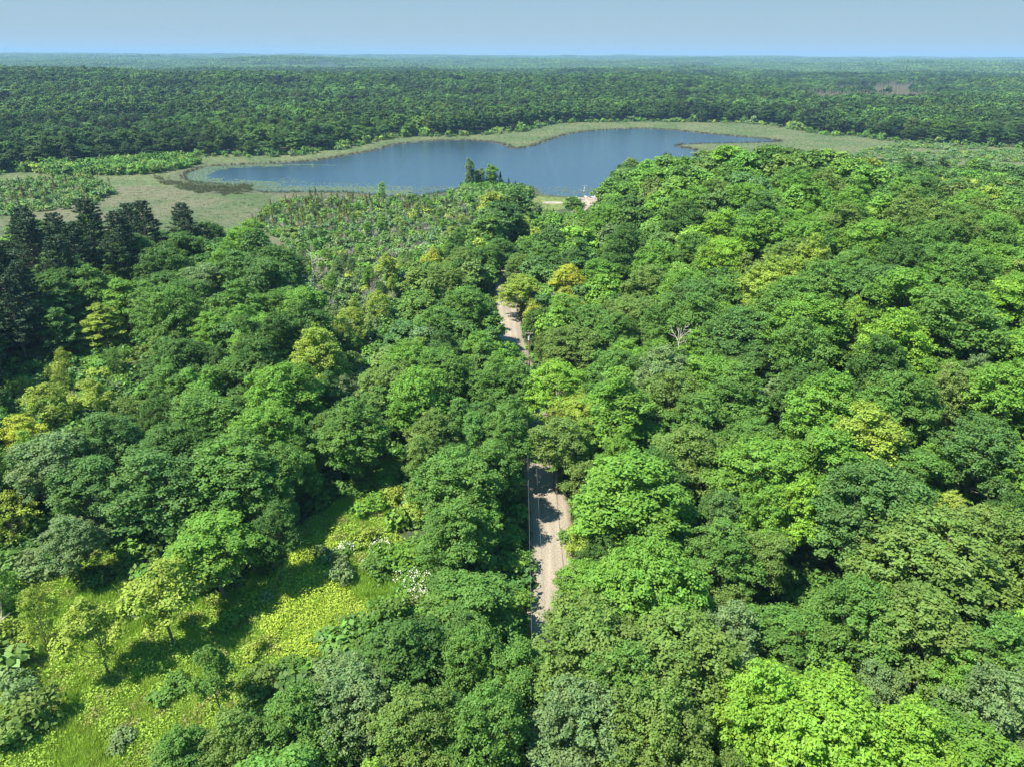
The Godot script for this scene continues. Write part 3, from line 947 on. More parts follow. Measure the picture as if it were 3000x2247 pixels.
	for k in scored.size():
		var q: Array = recs[scored[k][1]]
		var turn := rr(0, TAU)
		var depth: float = -q[1]
		var pr: Array = hi[q[5]] if depth < 270.0 else mid[[0, 3, 0, 1, 4, 2, 2, 5, 6, 6, 2, 4, 3, 0][q[5]]]
		var sx: float = q[3] / pr[3]
		var sy: float = q[2] / pr[2]
		if k < many:
			var o := base("broadleaf_tree", Vector3(q[0], gh(q[0], q[1]), q[1]), turn)
			o.scale = Vector3(sx * rr(0.9, 1.1), sy, sx * rr(0.9, 1.1))
			o.rotation.x = rr(-0.05, 0.05)
			o.rotation.z = rr(-0.05, 0.05)
			tag(o, labels[k], "tree", "broadleaf trees of the near wood")
			part("crown", pr[0], leaf_mats[q[4]], o)
			part("trunk", pr[1], m_bark, o)
		elif depth < 150.0:
			near_rest[q[5]].append(seat(q[0], q[1], sx, sy, turn))
			near_tint[q[5]].append(tint(q[4]))
		else:
			var i: int = [0, 3, 0, 1, 4, 2, 2, 5, 6, 6, 2, 4, 3, 0][q[5]]
			rest[i].append(seat(q[0], q[1], q[3] / mid[i][3], q[2] / mid[i][2], turn))
			rest_tint[i].append(tint(q[4]))
	# beyond the lake: the nearer half in good detail, the rest plainer
	var farther := []
	var farther_tint := []
	var thin := []
	var thin_tint := []
	for i in far_crown.size():
		farther.append([])
		farther_tint.append([])
	z = -432.0
	while z > -3300.0:
		var d := -z
		var step := 10.5 if d < 700 else 11.5 if d < 1200 else 13.5 if d < 2000 else 16.5
		var x := -0.80 * d - 30.0
		while x < 0.80 * d + 30.0:
			var p := Vector2(x + rr(-0.42, 0.42) * step, z + rr(-0.42, 0.42) * step)
			x += step
			if d < 1000 and inside(p, wet): continue
			if inside(p, dead_stand) and n1.get_noise_2d(p.x * 6.0, p.y * 6.0) + seg_dist(p, dead_stand) * 0.004 > -0.02: continue
			if d < 620 and inside(p, thicket_area): continue
			if Vector2((p.x + 1413) / 110.0, (p.y + 2560) / 60.0).length() < 1.0: continue
			var patch := n1.get_noise_2d(p.x * 4.0, p.y * 4.0)
			var w := [0.44, 0.26, 0.24, 0.03, 0.03]
			if patch > 0.28: w = [0.05, 0.3, 0.1, 0.45, 0.1]
			elif patch < -0.3: w = [0.5, 0.1, 0.2, 0, 0, 0, 0, 0, 0, 0.4]
			var cls := pick(w)
			var r := step * rr(0.48, 0.74)
			var hgt := rr(12.0, 22.0)
			var turn := rr(0, TAU)
			if d < 760.0:
				var i := pick([0.25, 0.15, 0.15, 0.25, 0.15, 0.05])
				if d < 1000 and d > 430 and seg_dist(p, wet) < 14.0: hgt *= rr(0.55, 1.0)
				rest[i].append(seat(p.x, p.y, r / mid[i][3], hgt / mid[i][2], turn))
				rest_tint[i].append(vary(tint(cls, 0.22), 0.62 + 0.5 * n1.get_noise_2d(p.x * 7.0, p.y * 7.0)))
			else:
				var i := rng.randi() % 6
				farther[i].append(seat(p.x, p.y, r / 6.0, hgt / 18.0, turn))
				farther_tint[i].append(vary(tint(cls, 0.22), 0.62 + 0.5 * n1.get_noise_2d(p.x * 5.0, p.y * 5.0)))
		z -= step
	var wood := base("woodland", Vector3.ZERO)
	tag(wood, "unbroken broadleaf woodland rolling away beyond the near trees and the lake", "forest", "", "stuff")
	for i in mid.size():
		if rest[i].size():
			scatter("crown", mid[i][0], m_tinted, rest[i], rest_tint[i], wood)
			var few := []
			var few_tint := []
			for k in rest[i].size():
				if rest[i][k].origin.z > -700: 
					few.append(rest[i][k])
					few_tint.append(Color(1, 1, 1))
			scatter("trunk", mid[i][1], m_bark, few, few_tint, wood)
	for i in hi.size():
		if near_rest[i].size():
			scatter("crown", hi[i][0], m_tinted, near_rest[i], near_tint[i], wood)
			scatter("trunk", hi[i][1], m_bark, near_rest[i], near_tint[i], wood)
	for i in farther.size():
		scatter("crown", far_crown[i][0], m_far, farther[i], farther_tint[i], wood)
	# low growth on the floor of the wood
	var low := [[], [], []]
	var low_tint := [[], [], []]
	z = -28.0
	while z > -300.0:
		var x := -0.80 * -z - 20.0
		while x < 0.80 * -z + 20.0:
			var p := Vector2(x + rr(-1.5, 1.5), z + rr(-1.5, 1.5))
			x += 2.5
			if inside(p, field_area) or inside(p, swamp_area) or inside(p, wet) or absf(p.x - road_x(p.y)) < 4.6: continue
			if p.x > 4 and p.x < 18 and p.y < -132 and p.y > -160: continue
			if p.distance_to(Vector2(35, -73.5)) < 4.5: continue
			var i := rng.randi() % 3
			var s := rr(0.7, 1.7)
			low[i].append(seat(p.x, p.y, s, s * rr(0.7, 1.4), rr(0, TAU), 0.15))
			low_tint[i].append(tint(pick([0.4, 0.35, 0.1, 0.1, 0.05])))
		z -= 2.5
	var under := base("undergrowth", Vector3.ZERO)
	tag(under, "shady low undergrowth on the floor of the wood", "undergrowth", "", "stuff")
	for i in 3: scatter("leaves", shrub_far[i], m_tinted, low[i], low_tint[i], under)

func build_pines() -> void:
	var spots := [[-108, -236, 26], [-117, -228, 28], [-124, -233, 27], [-131, -222, 30], [-140, -206, 29], [-139, -186, 28], [-128, -170, 27], [-136, -158, 28], [-124, -148, 26],
		[-118, -214, 27], [-133, -196, 29], [-150, -220, 29], [-148, -174, 28], [-112, -138, 24], [-126, -132, 25], [-120, -186, 26], [-160, -200, 28], [-147, -190, 27], [-141, -176, 26], [-133, -182, 25], [-127, -205, 26], [-138, -216, 27], [-119, -168, 24], [-128, -158, 25], [-117, -146, 22], [-108, -122, 22], [-116, -158, 24]]
	var list := []
	for s in spots: list.append([Vector3(s[0], gh(s[0], s[1]) + s[2] * 0.6, s[1]), "tall dark flat-sprayed pine"])
	var labels := labels_for(list, 150.0, "to", "the white pines")
	for i in spots.size():
		var s: Array = spots[i]
		var pr: Array = pine[i % 3]
		var o := base("pine_tree", Vector3(s[0], gh(s[0], s[1]), s[1]), rr(0, TAU))
		var k: float = s[2] / 27.5
		o.scale = Vector3(k * rr(1.0, 1.2), k, k * rr(1.0, 1.2))
		tag(o, labels[i], "tree", "pines at the edge of the marsh")
		part("crown", pr[0], leaf_mats[9], o)
		part("trunk", pr[1], m_bark, o)

func thick(area: PackedVector2Array, gap: float) -> Array:
	var box := Rect2(area[0], Vector2.ZERO)
	for q in area: box = box.expand(q)
	var out := []
	var z := box.position.y
	while z < box.end.y:
		var x := box.position.x
		while x < box.end.x:
			var p := Vector2(x + rr(-0.5, 0.5) * gap, z + rr(-0.5, 0.5) * gap)
			x += gap
			if inside(p, area): out.append(p)
		z += gap
	return out

func build_swamp() -> void:
	# bushes: [x, z, radius, height, colour, proto]; the largest ones as bushes of their own
	var bushes := []
	for p in thick(swamp_area, 3.6):
		if lake_sd(p.x, p.y) < 4.0: continue
		if p.y < -400 and p.x < -34 and rng.randf() < 0.8: continue
		var cls := pick([0.03, 0.14, 0.06, 0.12, 0.2, 0.03, 0.0, 0.5])
		var s := rr(0.7, 1.7) if p.y < -230 else rr(0.7, 1.9)
		bushes.append([p.x, p.y, s, s * rr(0.8, 1.6), cls, 3 if rng.randf() < 0.22 else rng.randi() % 3])
	for p in thick(bushy_clearing, 3.4):
		var s := rr(0.7, 2.0)
		bushes.append([p.x, p.y, s, s * rr(0.8, 1.5), pick([0.05, 0.2, 0.05, 0.1, 0.22, 0.25, 0.02, 0.15]), 3 if rng.randf() < 0.1 else rng.randi() % 3])
	for p in thick(thicket_area, 4.6):
		var s := rr(1.2, 3.0)
		bushes.append([p.x, p.y, s, s * rr(0.8, 1.5), pick([0.08, 0.35, 0.15, 0.2, 0.15, 0.04]), rng.randi() % 3])
	for p in thick(fen_area, 5.2):
		if lake_sd(p.x, p.y) < 10.0 or not inside(p, wet): continue
		var s := rr(0.8, 2.2)
		if n2.get_noise_2d(p.x, p.y) > 0.2: continue
		bushes.append([p.x, p.y, s, s * rr(0.5, 0.9), pick([0.0, 0.15, 0.2, 0.0, 0.2, 0.05, 0.0, 0.5]), rng.randi() % 3])
	for p in thick(larch_area_west, 5.0):
		var s := rr(0.8, 2.0)
		bushes.append([p.x, p.y, s, s * rr(0.7, 1.4), pick([0.02, 0.22, 0.2, 0.03, 0.15, 0.02, 0.0, 0.4]), rng.randi() % 3])
	# strip of bushes between marsh and wood, all round the lake
	for i in wet.size():
		var a := wet[i]
		var b := wet[(i + 1) % wet.size()]
		if a.y > -430 and b.y > -430: continue
		var k := int(a.distance_to(b) / 2.6)
		for j in k:
			var p := a.lerp(b, (j + rng.randf()) / k)
			var inward := (b - a).orthogonal().normalized()
			p += inward * rr(-14, 10)
			var s := rr(0.8, 2.2) * (1.5 if rng.randf() < 0.15 else 1.0)
			if lake_sd(p.x, p.y) > 5.0: bushes.append([p.x, p.y, s, s * rr(0.9, 1.7), pick([0.15, 0.3, 0.15, 0.1, 0.15, 0.05, 0.0, 0.15]), rng.randi() % 3])
	# bushes round the lake point and behind the lawn
	for p in thick(poly("-30,-428 -12,-438 0,-430 9,-416 8,-405 0,-385 -6,-372 -20,-380 -30,-400"), 2.4):
		var s := rr(1.2, 2.8)
		bushes.append([p.x, p.y, s, s * rr(0.9, 1.4), pick([0.2, 0.3, 0.15, 0.1, 0.05, 0.0, 0.0, 0.2]), rng.randi() % 3])
	# scrub between the swamp, the road and the lawn
	for p in thick(poly("-21,-302 -9,-351 -3,-366 4,-352 14,-348 22,-338 18,-318 8,-285 -1,-255 -8,-230 -22,-215 -38,-225 -42,-246 -38,-270 -27,-282"), 3.0):
		if absf(p.x - road_x(p.y)) < 4.8: continue
		var s := rr(0.9, 2.2)
		bushes.append([p.x, p.y, s, s * rr(1.0, 1.8), pick([0.2, 0.3, 0.1, 0.2, 0.1, 0.03, 0.0, 0.1]), rng.randi() % 3])
	# bushes of the old field and its margins
	var edge := [[-66, -72, 2.0, 5], [-63, -66, 2.3, 4], [-55, -58, 2.4, 4], [-58, -62.5, 1.8, 7], [-70, -78, 2.0, 3], [-52, -78, 1.6, 7], [-47, -78, 1.5, 3], [-41, -63, 1.5, 1], [-30, -63, 1.7, 4], [-27, -66, 1.3, 1], [-20, -86, 1.8, 1], [-16, -86, 2.0, 3],
		[-11, -84, 2.2, 1], [-9, -80, 2.4, 0], [-13, -78, 2.0, 3], [-17, -75, 2.1, 1], [-8, -77, 2.2, 3], [-5, -81, 2.3, 1], [-3, -77, 2.0, 1], [-1, -73, 2.2, 3], [-24, -101, 1.8, 3], [-22, -110, 2.2, 3], [-27, -106, 1.7, 1], [-20, -104, 1.6, 5], [-37, -54, 1.4, 4], [-43, -56, 1.2, 7],
		[-28, -88, 1.4, 7], [-25, -84, 1.5, 7], [-23, -92, 1.4, 5], [1, -86, 1.7, 1], [0.5, -92, 1.6, 3], [1.2, -79, 1.5, 3], [-60, -82, 1.7, 0], [-49, -84, 2.0, 0], [-44, -82, 1.8, 7], [-70, -84, 2.2, 7], [9.6, -80, 1.4, 3], [10, -93, 1.6, 1], [8, -63, 1.7, 1], [1.5, -62, 1.8, 1], [-36, -86, 1.6, 0], [-38, -74, 1.3, 3], [-33, -69, 1.1, 5], [-19, -70, 1.8, 1],
		[31, -79, 1.5, 7], [27, -72, 1.6, 1], [39, -79, 1.4, 1], [29, -74, 1.5, 7]]
	for e in edge: bushes.append([float(e[0]), float(e[1]), e[2], e[2] * rr(0.8, 1.25), e[3], rng.randi() % 3])
	var scored := []
	for i in bushes.size():
		var q: Array = bushes[i]
		var u := seen_at(Vector3(q[0], gh(q[0], q[1]) + q[3], q[1]))
		scored.append([q[2] * sqrt(q[3]) / u.z * (1.0 if u.x > 0 and u.x < 1 and u.y < 1 else 0.01), i])
	scored.sort()
	scored.reverse()
	var list := []
	var many := 270
	for k in many:
		var q: Array = bushes[scored[k][1]]
		list.append([Vector3(q[0], gh(q[0], q[1]) + q[3] * 0.6, q[1]), "grey bare-twigged bush" if q[5] == 3 else CLASS_WORD[q[4]] + (" tall bush" if q[3] > q[2] * 1.2 else " rounded bush")])
	var labels := labels_for(list, 40.0, "such to")
	var rest := [[], [], [], []]
	var rest_tint := [[], [], [], []]
	for k in scored.size():
		var q: Array = bushes[scored[k][1]]
		var i: int = q[5]
		var kk := 0.7 if i == 3 else 1.0
		if k < many:
			var near: bool = q[1] > -300.0
			var o := part("bush", twig_shrub if i == 3 else shrub_near[i] if near else shrub_far[i], m_grey if i == 3 else leaf_mats[q[4]], self)
			o.transform = seat(q[0], q[1], q[2] * kk, q[3] * kk, rr(0, TAU), 0.1)
			tag(o, labels[k], "bush", "bushes of the swamp and field margins")
		else:
			rest[i].append(seat(q[0], q[1], q[2] * kk, q[3] * kk, rr(0, TAU), 0.1))
			rest_tint[i].append(tint(q[4]) if i < 3 else Color(1, 1, 1))
	var sh := base("shrubbery", Vector3.ZERO)
	tag(sh, "grey-green shrubbery of the swamp, fen and shore", "shrubbery", "", "stuff")
	for i in 3: scatter("leaves", shrub_far[i], m_tinted, rest[i], rest_tint[i], sh)
	if rest[3].size(): scatter("twigs", twig_shrub, m_grey, rest[3], rest_tint[3], sh)
	# young trees standing in the swamp
	var young := []
	for p in thick(swamp_area, 11.0):
		if lake_sd(p.x, p.y) < 8.0 or p.y < -372: continue
		if rng.randf() < 0.55: young.append([p.x, p.y, rr(5.0, 9.5), rr(1.4, 2.6), pick([0.02, 0.2, 0.05, 0.3, 0.1, 0.2, 0.0, 0.25]), 9 if rng.randf() < 0.4 else 5])
	for p in thick(poly("-14,-318 2,-322 14,-322 12,-300 4,-280 -4,-245 -22,-225 -30,-260 -20,-305"), 7.0):
		if absf(p.x - road_x(p.y)) > 5.5: young.append([p.x, p.y, rr(6.0, 10.0), rr(2.0, 3.2), pick([0.25, 0.35, 0.1, 0.2, 0.1]), 5])
	for p in thick(bushy_clearing, 12.0): young.append([p.x, p.y, rr(5.0, 8.0), rr(1.4, 2.4), pick([0, 0.2, 0, 0.1, 0.2, 0.4, 0.05]), 9])
	list = []
	for q in young: list.append([Vector3(q[0], gh(q[0], q[1]) + q[2] * 0.7, q[1]), CLASS_WORD[q[4]] + " slender young tree"])
	labels = labels_for(list, 60.0, "such to")
	for i in young.size():
		var q: Array = young[i]
		var pr: Array = hi[q[5]]
		var o := base("young_tree", Vector3(q[0], gh(q[0], q[1]), q[1]), rr(0, TAU))
		o.scale = Vector3(q[3] / pr[3], q[2] / pr[2], q[3] / pr[3])
		tag(o, labels[i], "young tree", "young trees in the swamp")
		part("crown", pr[0] if q[1] > -260 else mid[6][0], leaf_mats[q[4]], o)
		if q[1] <= -260: o.scale = Vector3(q[3] / 4.2, q[2] / 18.0, q[3] / 4.2)
		part("trunk", pr[1] if q[1] > -260 else mid[6][1], m_bark, o)
	# small feathery larches in the wet ground
	var larches := []
	for p in thick(larch_area_mid, 6.2): larches.append([p.x, p.y, rr(3.4, 7.4), pick([0.35, 0.35, 0.3])])
	for p in thick(larch_area_west, 13.0): larches.append([p.x, p.y, rr(4.0, 8.0), pick([0.4, 0.3, 0.3])])
	for p in thick(poly("-60,-380 -36,-404 -30,-380 -44,-340 -60,-350"), 9.0): larches.append([p.x, p.y, rr(4.0, 7.0), pick([0.3, 0.4, 0.3])])
	list = []
	var lm := [leafy(Color(0.30, 0.23, 0.11), 0.5), leafy(Color(0.23, 0.27, 0.09), 0.5), leafy(Color(0.15, 0.21, 0.085), 0.5)]
	for q in larches: list.append([Vector3(q[0], gh(q[0], q[1]) + q[2] * 0.5, q[1]), ["rusty brown", "olive", "dull green"][q[3]] + (" tall larch" if q[2] > 6.8 else " slim larch" if q[2] > 5.4 else " small larch")])
	labels = labels_for(list, 60.0, "such to", "", "among its like in the dense marsh stand")
	for i in larches.size():
		var q: Array = larches[i]
		var u := seen_at(Vector3(q[0], 3, q[1]))
		var o := part("larch_tree", cone_tree[i % 3], lm[q[3]], self)
		o.transform = seat(q[0], q[1], q[2] / 9.0 * rr(0.9, 1.3), q[2] / 9.0, rr(0, TAU), 0.1)
		tag(o, labels[i], "larch", "larches in the marsh")
	# the brown dead stand behind the right-hand ridge
	var dead := []
	var dead_tint := []
	for p in thick(dead_stand, 10.0):
		if n1.get_noise_2d(p.x * 6.0, p.y * 6.0) + seg_dist(p, dead_stand) * 0.004 < 0.02: continue
		dead.append(seat(p.x, p.y, rr(1.0, 1.6), rr(1.0, 1.8), rr(0, TAU)))
		dead_tint.append(Color(0.42, 0.37, 0.33) if rng.randf() < 0.65 else Color(0.31, 0.33, 0.24))
	var ds := scatter("dead_larch_woods", cone_tree[1], m_far, dead, dead_tint, self)
	tag(ds, "brown-grey stand of dead larches in a far hollow", "dead trees", "", "stuff")

func tuft(blades: int, spread: float, h: float, w: float) -> ArrayMesh:
	var L := Leaves.new()
	for k in blades:
		var a := rr(0, TAU)
		var q := sqrt(rng.randf()) * spread
		var p := Vector3(cos(a) * q, 0, sin(a) * q)
		var hh := h * rr(0.55, 1.2)
		var k2 := rr(0.72, 1.0)
		L.blade(p, p + Vector3(rr(-0.45, 0.45) * hh, hh, rr(-0.45, 0.45) * hh), w * rr(0.7, 1.3), Color(k2 * rr(0.85, 1.0), k2, k2 * rr(0.7, 1.0)))
	return L.mesh()

func mat_of_leaves(count: int, spread: float, h: float, ll: float) -> ArrayMesh:
	var L := Leaves.new()
	for k in count:
		var a := rr(0, TAU)
		var q := sqrt(rng.randf()) * spread
		var k2 := rr(0.74, 1.0)
		L.add(Vector3(cos(a) * q, h * rr(0.3, 1.0) * (1.0 - 0.4 * q / spread), sin(a) * q), (Vector3.UP + rand_dir() * 0.75).normalized(), rand_dir(), ll * rr(0.7, 1.3), ll * 0.7 * rr(0.7, 1.3), Color(k2 * rr(0.9, 1.0), k2, k2 * rr(0.7, 1.0)))
	return L.mesh()

func build_field() -> void:
	var tufts := [tuft(34, 0.55, 0.75, 0.085), tuft(34, 0.6, 0.95, 0.09)]
	var mats := [mat_of_leaves(70, 0.95, 0.7, 0.24), mat_of_leaves(80, 1.05, 0.95, 0.26)]
	var gs := [[], []]
	var gt := [[], []]
	for p in thick(field_area, 0.42):
		if inside(p, bramble_area) and rng.randf() < 0.8: continue
		var i := rng.randi() % 2
		var a := n2.get_noise_2d(p.x * 2.0, p.y * 2.0)
		var s := rr(0.6, 1.15)
		gs[i].append(seat(p.x, p.y, s, s * rr(0.7, 1.2), rr(0, TAU)))
		gt[i].append(vary(Color(0.30, 0.50, 0.075).lerp(Color(0.44, 0.58, 0.10), clampf(0.5 + a * 1.3, 0, 1)), rr(0.8, 1.15)))
	for p in thick(poly("30,-76 33,-78 37,-78 40,-75 38,-70 32,-70"), 0.5):
		gs[0].append(seat(p.x, p.y, 0.7, 0.6, rr(0, TAU)))
		gt[0].append(Color(0.36, 0.30, 0.16) if rng.randf() < 0.55 else Color(0.17, 0.27, 0.05))
	for k in 900:
		var zz := rr(-165, -60)
		var p := Vector2(road_x(zz) + (3.9 + rng.randf() * 1.2) * (1.0 if rng.randf() < 0.5 else -1.0), zz)
		gs[0].append(seat(p.x, p.y, 0.6, 0.5, rr(0, TAU)))
		gt[0].append(vary(Color(0.16, 0.26, 0.04), rr(0.7, 1.1)))
	var g := base("grass", Vector3.ZERO)
	tag(g, "tall yellow-green grass of the old field", "grass", "", "stuff")
	for i in 2: scatter("blades", tufts[i], m_grass, gs[i], gt[i], g)
	var ms := [[], []]
	var mt := [[], []]
	for p in thick(field_area, 1.0):
		var b := inside(p, bramble_area)
		var a := n2.get_noise_2d(p.x * 1.6 + 40.0, p.y * 1.6)
		if not b and a < -0.12: continue
		var i := rng.randi() % 2
		var s := rr(0.7, 1.25)
		ms[i].append(seat(p.x, p.y, s, s * rr(0.7, 1.4), rr(0, TAU)))
		var c := Color(0.46, 0.58, 0.075) if b else (Color(0.36, 0.52, 0.08) if rng.randf() < 0.8 else Color(0.36, 0.33, 0.14))
		mt[i].append(vary(c, rr(0.8, 1.15)))
	var w := base("weeds", Vector3.ZERO)
	tag(w, "bright leafy weeds and brambles matted over the old field", "weeds", "", "stuff")
	for i in 2: scatter("leaves", mats[i], m_grass, ms[i], mt[i], w)
	# bushes in white blossom
	var bl := [[-25.2, -89.3, 1.2, "tall"], [-20.1, -90.0, 1.3, "flat"], [-21.5, -86.6, 0.8, "small"], [-14.9, -82.6, 1.5, "bright"], [-12.6, -81.6, 1.4, "loose"], [-13.4, -78.2, 1.5, "long"], [-16.8, -86.9, 0.8, "sparse"], [-34.4, -79.2, 0.8, "low"], [35.2, -79.5, 0.8, "lone"]]
	var where := ["at the bramble edge nearest the bright yellow mat", "high in the clearing below the roadside trees", "between the two upper white patches", "in the thick brambles facing the road", "next to the densest bramble tangle", "closest to the dark trees beneath the clearing", "half hidden in green bramble leaves", "in the shade beside the leaning field tree", "on the edge of the dry grass pocket"]
	var white := plain(0.74, 0.72, 0.66, 0.8)
	for i in bl.size():
		var q: Array = bl[i]
		var o := base("blossom_bush", Vector3(q[0], gh(q[0], q[1]), q[1]), rr(0, TAU))
		o.scale = Vector3.ONE * q[2]
		tag(o, "%s white-flowering bush %s" % [q[3], where[i]], "bush", "bushes in white blossom")
		part("foliage", shrub_near[i % 3], leaf_mats[[1, 3, 4][i % 3]], o)
		var L := Leaves.new()
		for k in 60:
			var d := rand_dir()
			d.y = absf(d.y) * 0.8 + 0.1
			if rng.randf() < 0.4: d.x = absf(d.x)
			var c := Vector3(0, 0.8, 0) + d * rr(1.0, 1.5)
			for j in 2: L.add(c + rand_dir() * 0.12, (Vector3.UP + rand_dir() * 0.6).normalized(), rand_dir(), 0.13, 0.10, Color(1, 1, 1))
		part("blossom", L.mesh(), white, o)

func build_far_country() -> void:
	var grove := []
	for i in 3:
		var L := Leaves.new()
		for k in 80:
			var a := rr(0, TAU)
			var q := sqrt(rng.randf()) * 66.0
			var c := Vector3(cos(a) * q, rr(10, 15), sin(a) * q)
			var tone := rr(0.7, 1.0)
			for j in 12:
				var e := rand_dir()
				e.y = absf(e.y) * 1.2 - 0.35
				var k2 := tone * rr(0.88, 1.0)
				L.add(c + Vector3(e.x * 6.5, e.y * 5.5, e.z * 6.5), (e * 0.8 + Vector3.UP * 0.35 + rand_dir() * 0.35).normalized(), rand_dir(), rr(4.0, 6.0), rr(3.2, 4.6), Color(k2 * 0.95, k2, k2))
		grove.append(L.mesh())
	var spots := [[], [], []]
	var tints := [[], [], []]
	var z := -3260.0
	while z > -15000.0:
		var step := 84.0 * (1.0 if z > -6000 else 1.35)
		var x := 0.78 * z
		while x < -0.78 * z:
			var p := Vector2(x + rr(-0.4, 0.4) * step, z + rr(-0.4, 0.4) * step)
			x += step
			var clear := n1.get_noise_2d(p.x * 0.9 + 3000.0, p.y * 0.9)
			if clear > 0.42: continue
			if Vector2((p.x + 1585) / 120.0, (p.y + 4380) / 95.0).length() < 1.0: continue
			if Vector2((p.x + 2870) / 110.0, (p.y + 6600) / 110.0).length() < 1.0: continue
			var i := rng.randi() % 3
			spots[i].append(Transform3D(Basis(Vector3.UP, rr(0, TAU)) * Basis.from_scale(Vector3(1, rr(0.85, 1.25), 1) * (step / 84.0)), Vector3(p.x, gh(p.x, p.y), p.y)))
			tints[i].append(vary(leaf_cols[pick([0.4, 0.3, 0.3])], rr(0.6, 0.95)))
		z -= step
	var f := base("forest", Vector3.ZERO)
	tag(f, "hazy blue distant forest running to the horizon", "forest", "", "stuff")
	for i in 3: scatter("crowns", grove[i], m_far, spots[i], tints[i], f)
	# bare sandy face on a far hill, pale open strip nearer by
	var cut := poly("-1650,-4330 -1622,-4348 -1598,-4344 -1580,-4362 -1556,-4350 -1530,-4340 -1502,-4322 -1530,-4306 -1580,-4312 -1620,-4310")
	var o := part("sand_bank", flat_sheet(cut, func(x, zz): return gh(x, zz) + 3.0 - (zz + 4330.0) * 0.35), plain(0.24, 0.185, 0.155, 0.95), self)
	tag(o, "bare pinkish sand bank on a distant wooded hill", "sand bank", "", "structure")
	var strip := part("far_field", flat_sheet(poly("-1510,-2560 -1440,-2600 -1350,-2590 -1318,-2556 -1400,-2528 -1490,-2530"), func(x, zz): return gh(x, zz) + 1.0), plain(0.22, 0.20, 0.12, 0.95), self)
	tag(strip, "pale open field strip among far trees", "field", "", "structure")
	# white shed far off
	var b := base("white_shed", Vector3(-2862, gh(-2862, -6560) + 8.0, -6560), 0.4)
	tag(b, "tiny white long shed glinting in the distant haze", "shed")
	part("wall", box_mesh(Vector3(30, 10, 16), Vector3(0, 1.0, 0)), plain(0.8, 0.8, 0.8), b)
	var roof := PrismMesh.new()
	roof.size = Vector3(17, 4, 31)
	var ro := part("roof", roof, plain(0.7, 0.7, 0.72), b)
	ro.position.y = 8.0
	ro.rotation.y = PI / 2
	# radio mast on the skyline
	var tx := -4190.0
	var tz := -6500.0
	var m := base("radio_mast", Vector3(tx, gh(tx, tz), tz))
	tag(m, "thin lattice radio mast standing on the far skyline", "mast")
	var T := Tubes.new()
	for k in 3:
		var a := TAU * k / 3
		T.add([Vector3(cos(a) * 2.2, 0, sin(a) * 2.2), Vector3(cos(a) * 1.1, 95, sin(a) * 1.1)], [0.5, 0.35], 4)
	part("leg", T.mesh(), plain(0.3, 0.3, 0.32), m)
	var X := Tubes.new()
	for k in 18:
		var y := k * 5.2
		for j in 3:
			var a := TAU * j / 3
			var b2 := TAU * (j + 1) / 3
			var q := 2.2 - 1.1 * y / 95.0
			X.add([Vector3(cos(a) * q, y, sin(a) * q), Vector3(cos(b2) * q, y + 5.0, sin(b2) * q)], [0.16, 0.16], 3)
	part("lattice", X.mesh(), plain(0.3, 0.3, 0.32), m)

func box_mesh(size: Vector3, at := Vector3.ZERO) -> ArrayMesh:
	var b := BoxMesh.new()
	b.size = size
	var st := SurfaceTool.new()
	st.append_from(b, 0, Transform3D(Basis(), at))
	return st.commit()

func tube_mesh(pts: Array, radii: Array, sides := 8) -> ArrayMesh:
	var T := Tubes.new()
	T.add(pts, radii, sides)
	return T.mesh()

func sag(a: Vector3, b: Vector3, drop: float, r: float) -> ArrayMesh:
	var pts := []
	var rad := []
	for i in 21:
		var t := i / 20.0
		pts.append(a.lerp(b, t) - Vector3(0, drop * 4.0 * t * (1.0 - t), 0))
		rad.append(r)
	return tube_mesh(pts, rad, 5)

func pole(called: String, at: Vector3, h: float, lean: float, label: String, wood: Material, arm_len: float, can: bool) -> Node3D:
	var o := base(called, at)
	o.rotation.z = lean
	tag(o, label, "utility pole")
	part("post", tube_mesh([Vector3(0, -0.8, 0), Vector3(0, h * 0.5, 0), Vector3(0, h, 0), Vector3(0, h + 0.05, 0)], [0.19, 0.165, 0.13, 0.02], 10), wood, o)
	part("crossarm", box_mesh(Vector3(arm_len, 0.13, 0.11), Vector3(0, h - 0.4, 0.18)), plain(0.42, 0.38, 0.33, 0.8), o)
	var glass := plain(0.55, 0.55, 0.52, 0.25)
	for k in [-0.46, 0.0, 0.46] if not can else [-0.46, 0.46]:
		part("insulator", tube_mesh([Vector3(k * arm_len, h - 0.33, 0.18), Vector3(k * arm_len, h - 0.2, 0.18), Vector3(k * arm_len, h - 0.12, 0.18)], [0.03, 0.075, 0.04], 8), glass, o)
	for s in [-1, 1]:
		part("brace", tube_mesh([Vector3(s * arm_len * 0.3, h - 0.44, 0.2), Vector3(0, h - 1.0, 0.19)], [0.022, 0.022], 5), plain(0.45, 0.45, 0.45, 0.5, 0.6), o)
	if can:
		var t := part("transformer", tube_mesh([Vector3(-0.02, h - 2.0, 0.42), Vector3(-0.02, h - 1.99, 0.42), Vector3(-0.02, h - 1.15, 0.42), Vector3(-0.02, h - 1.08, 0.42), Vector3(-0.02, h - 1.06, 0.42)], [0.02, 0.27, 0.27, 0.22, 0.02], 14), plain(0.62, 0.63, 0.63, 0.4), o)
		part("bushing", tube_mesh([Vector3(0.1, h - 1.06, 0.42), Vector3(0.1, h - 0.8, 0.42)], [0.05, 0.03], 6), glass, t)
	return o

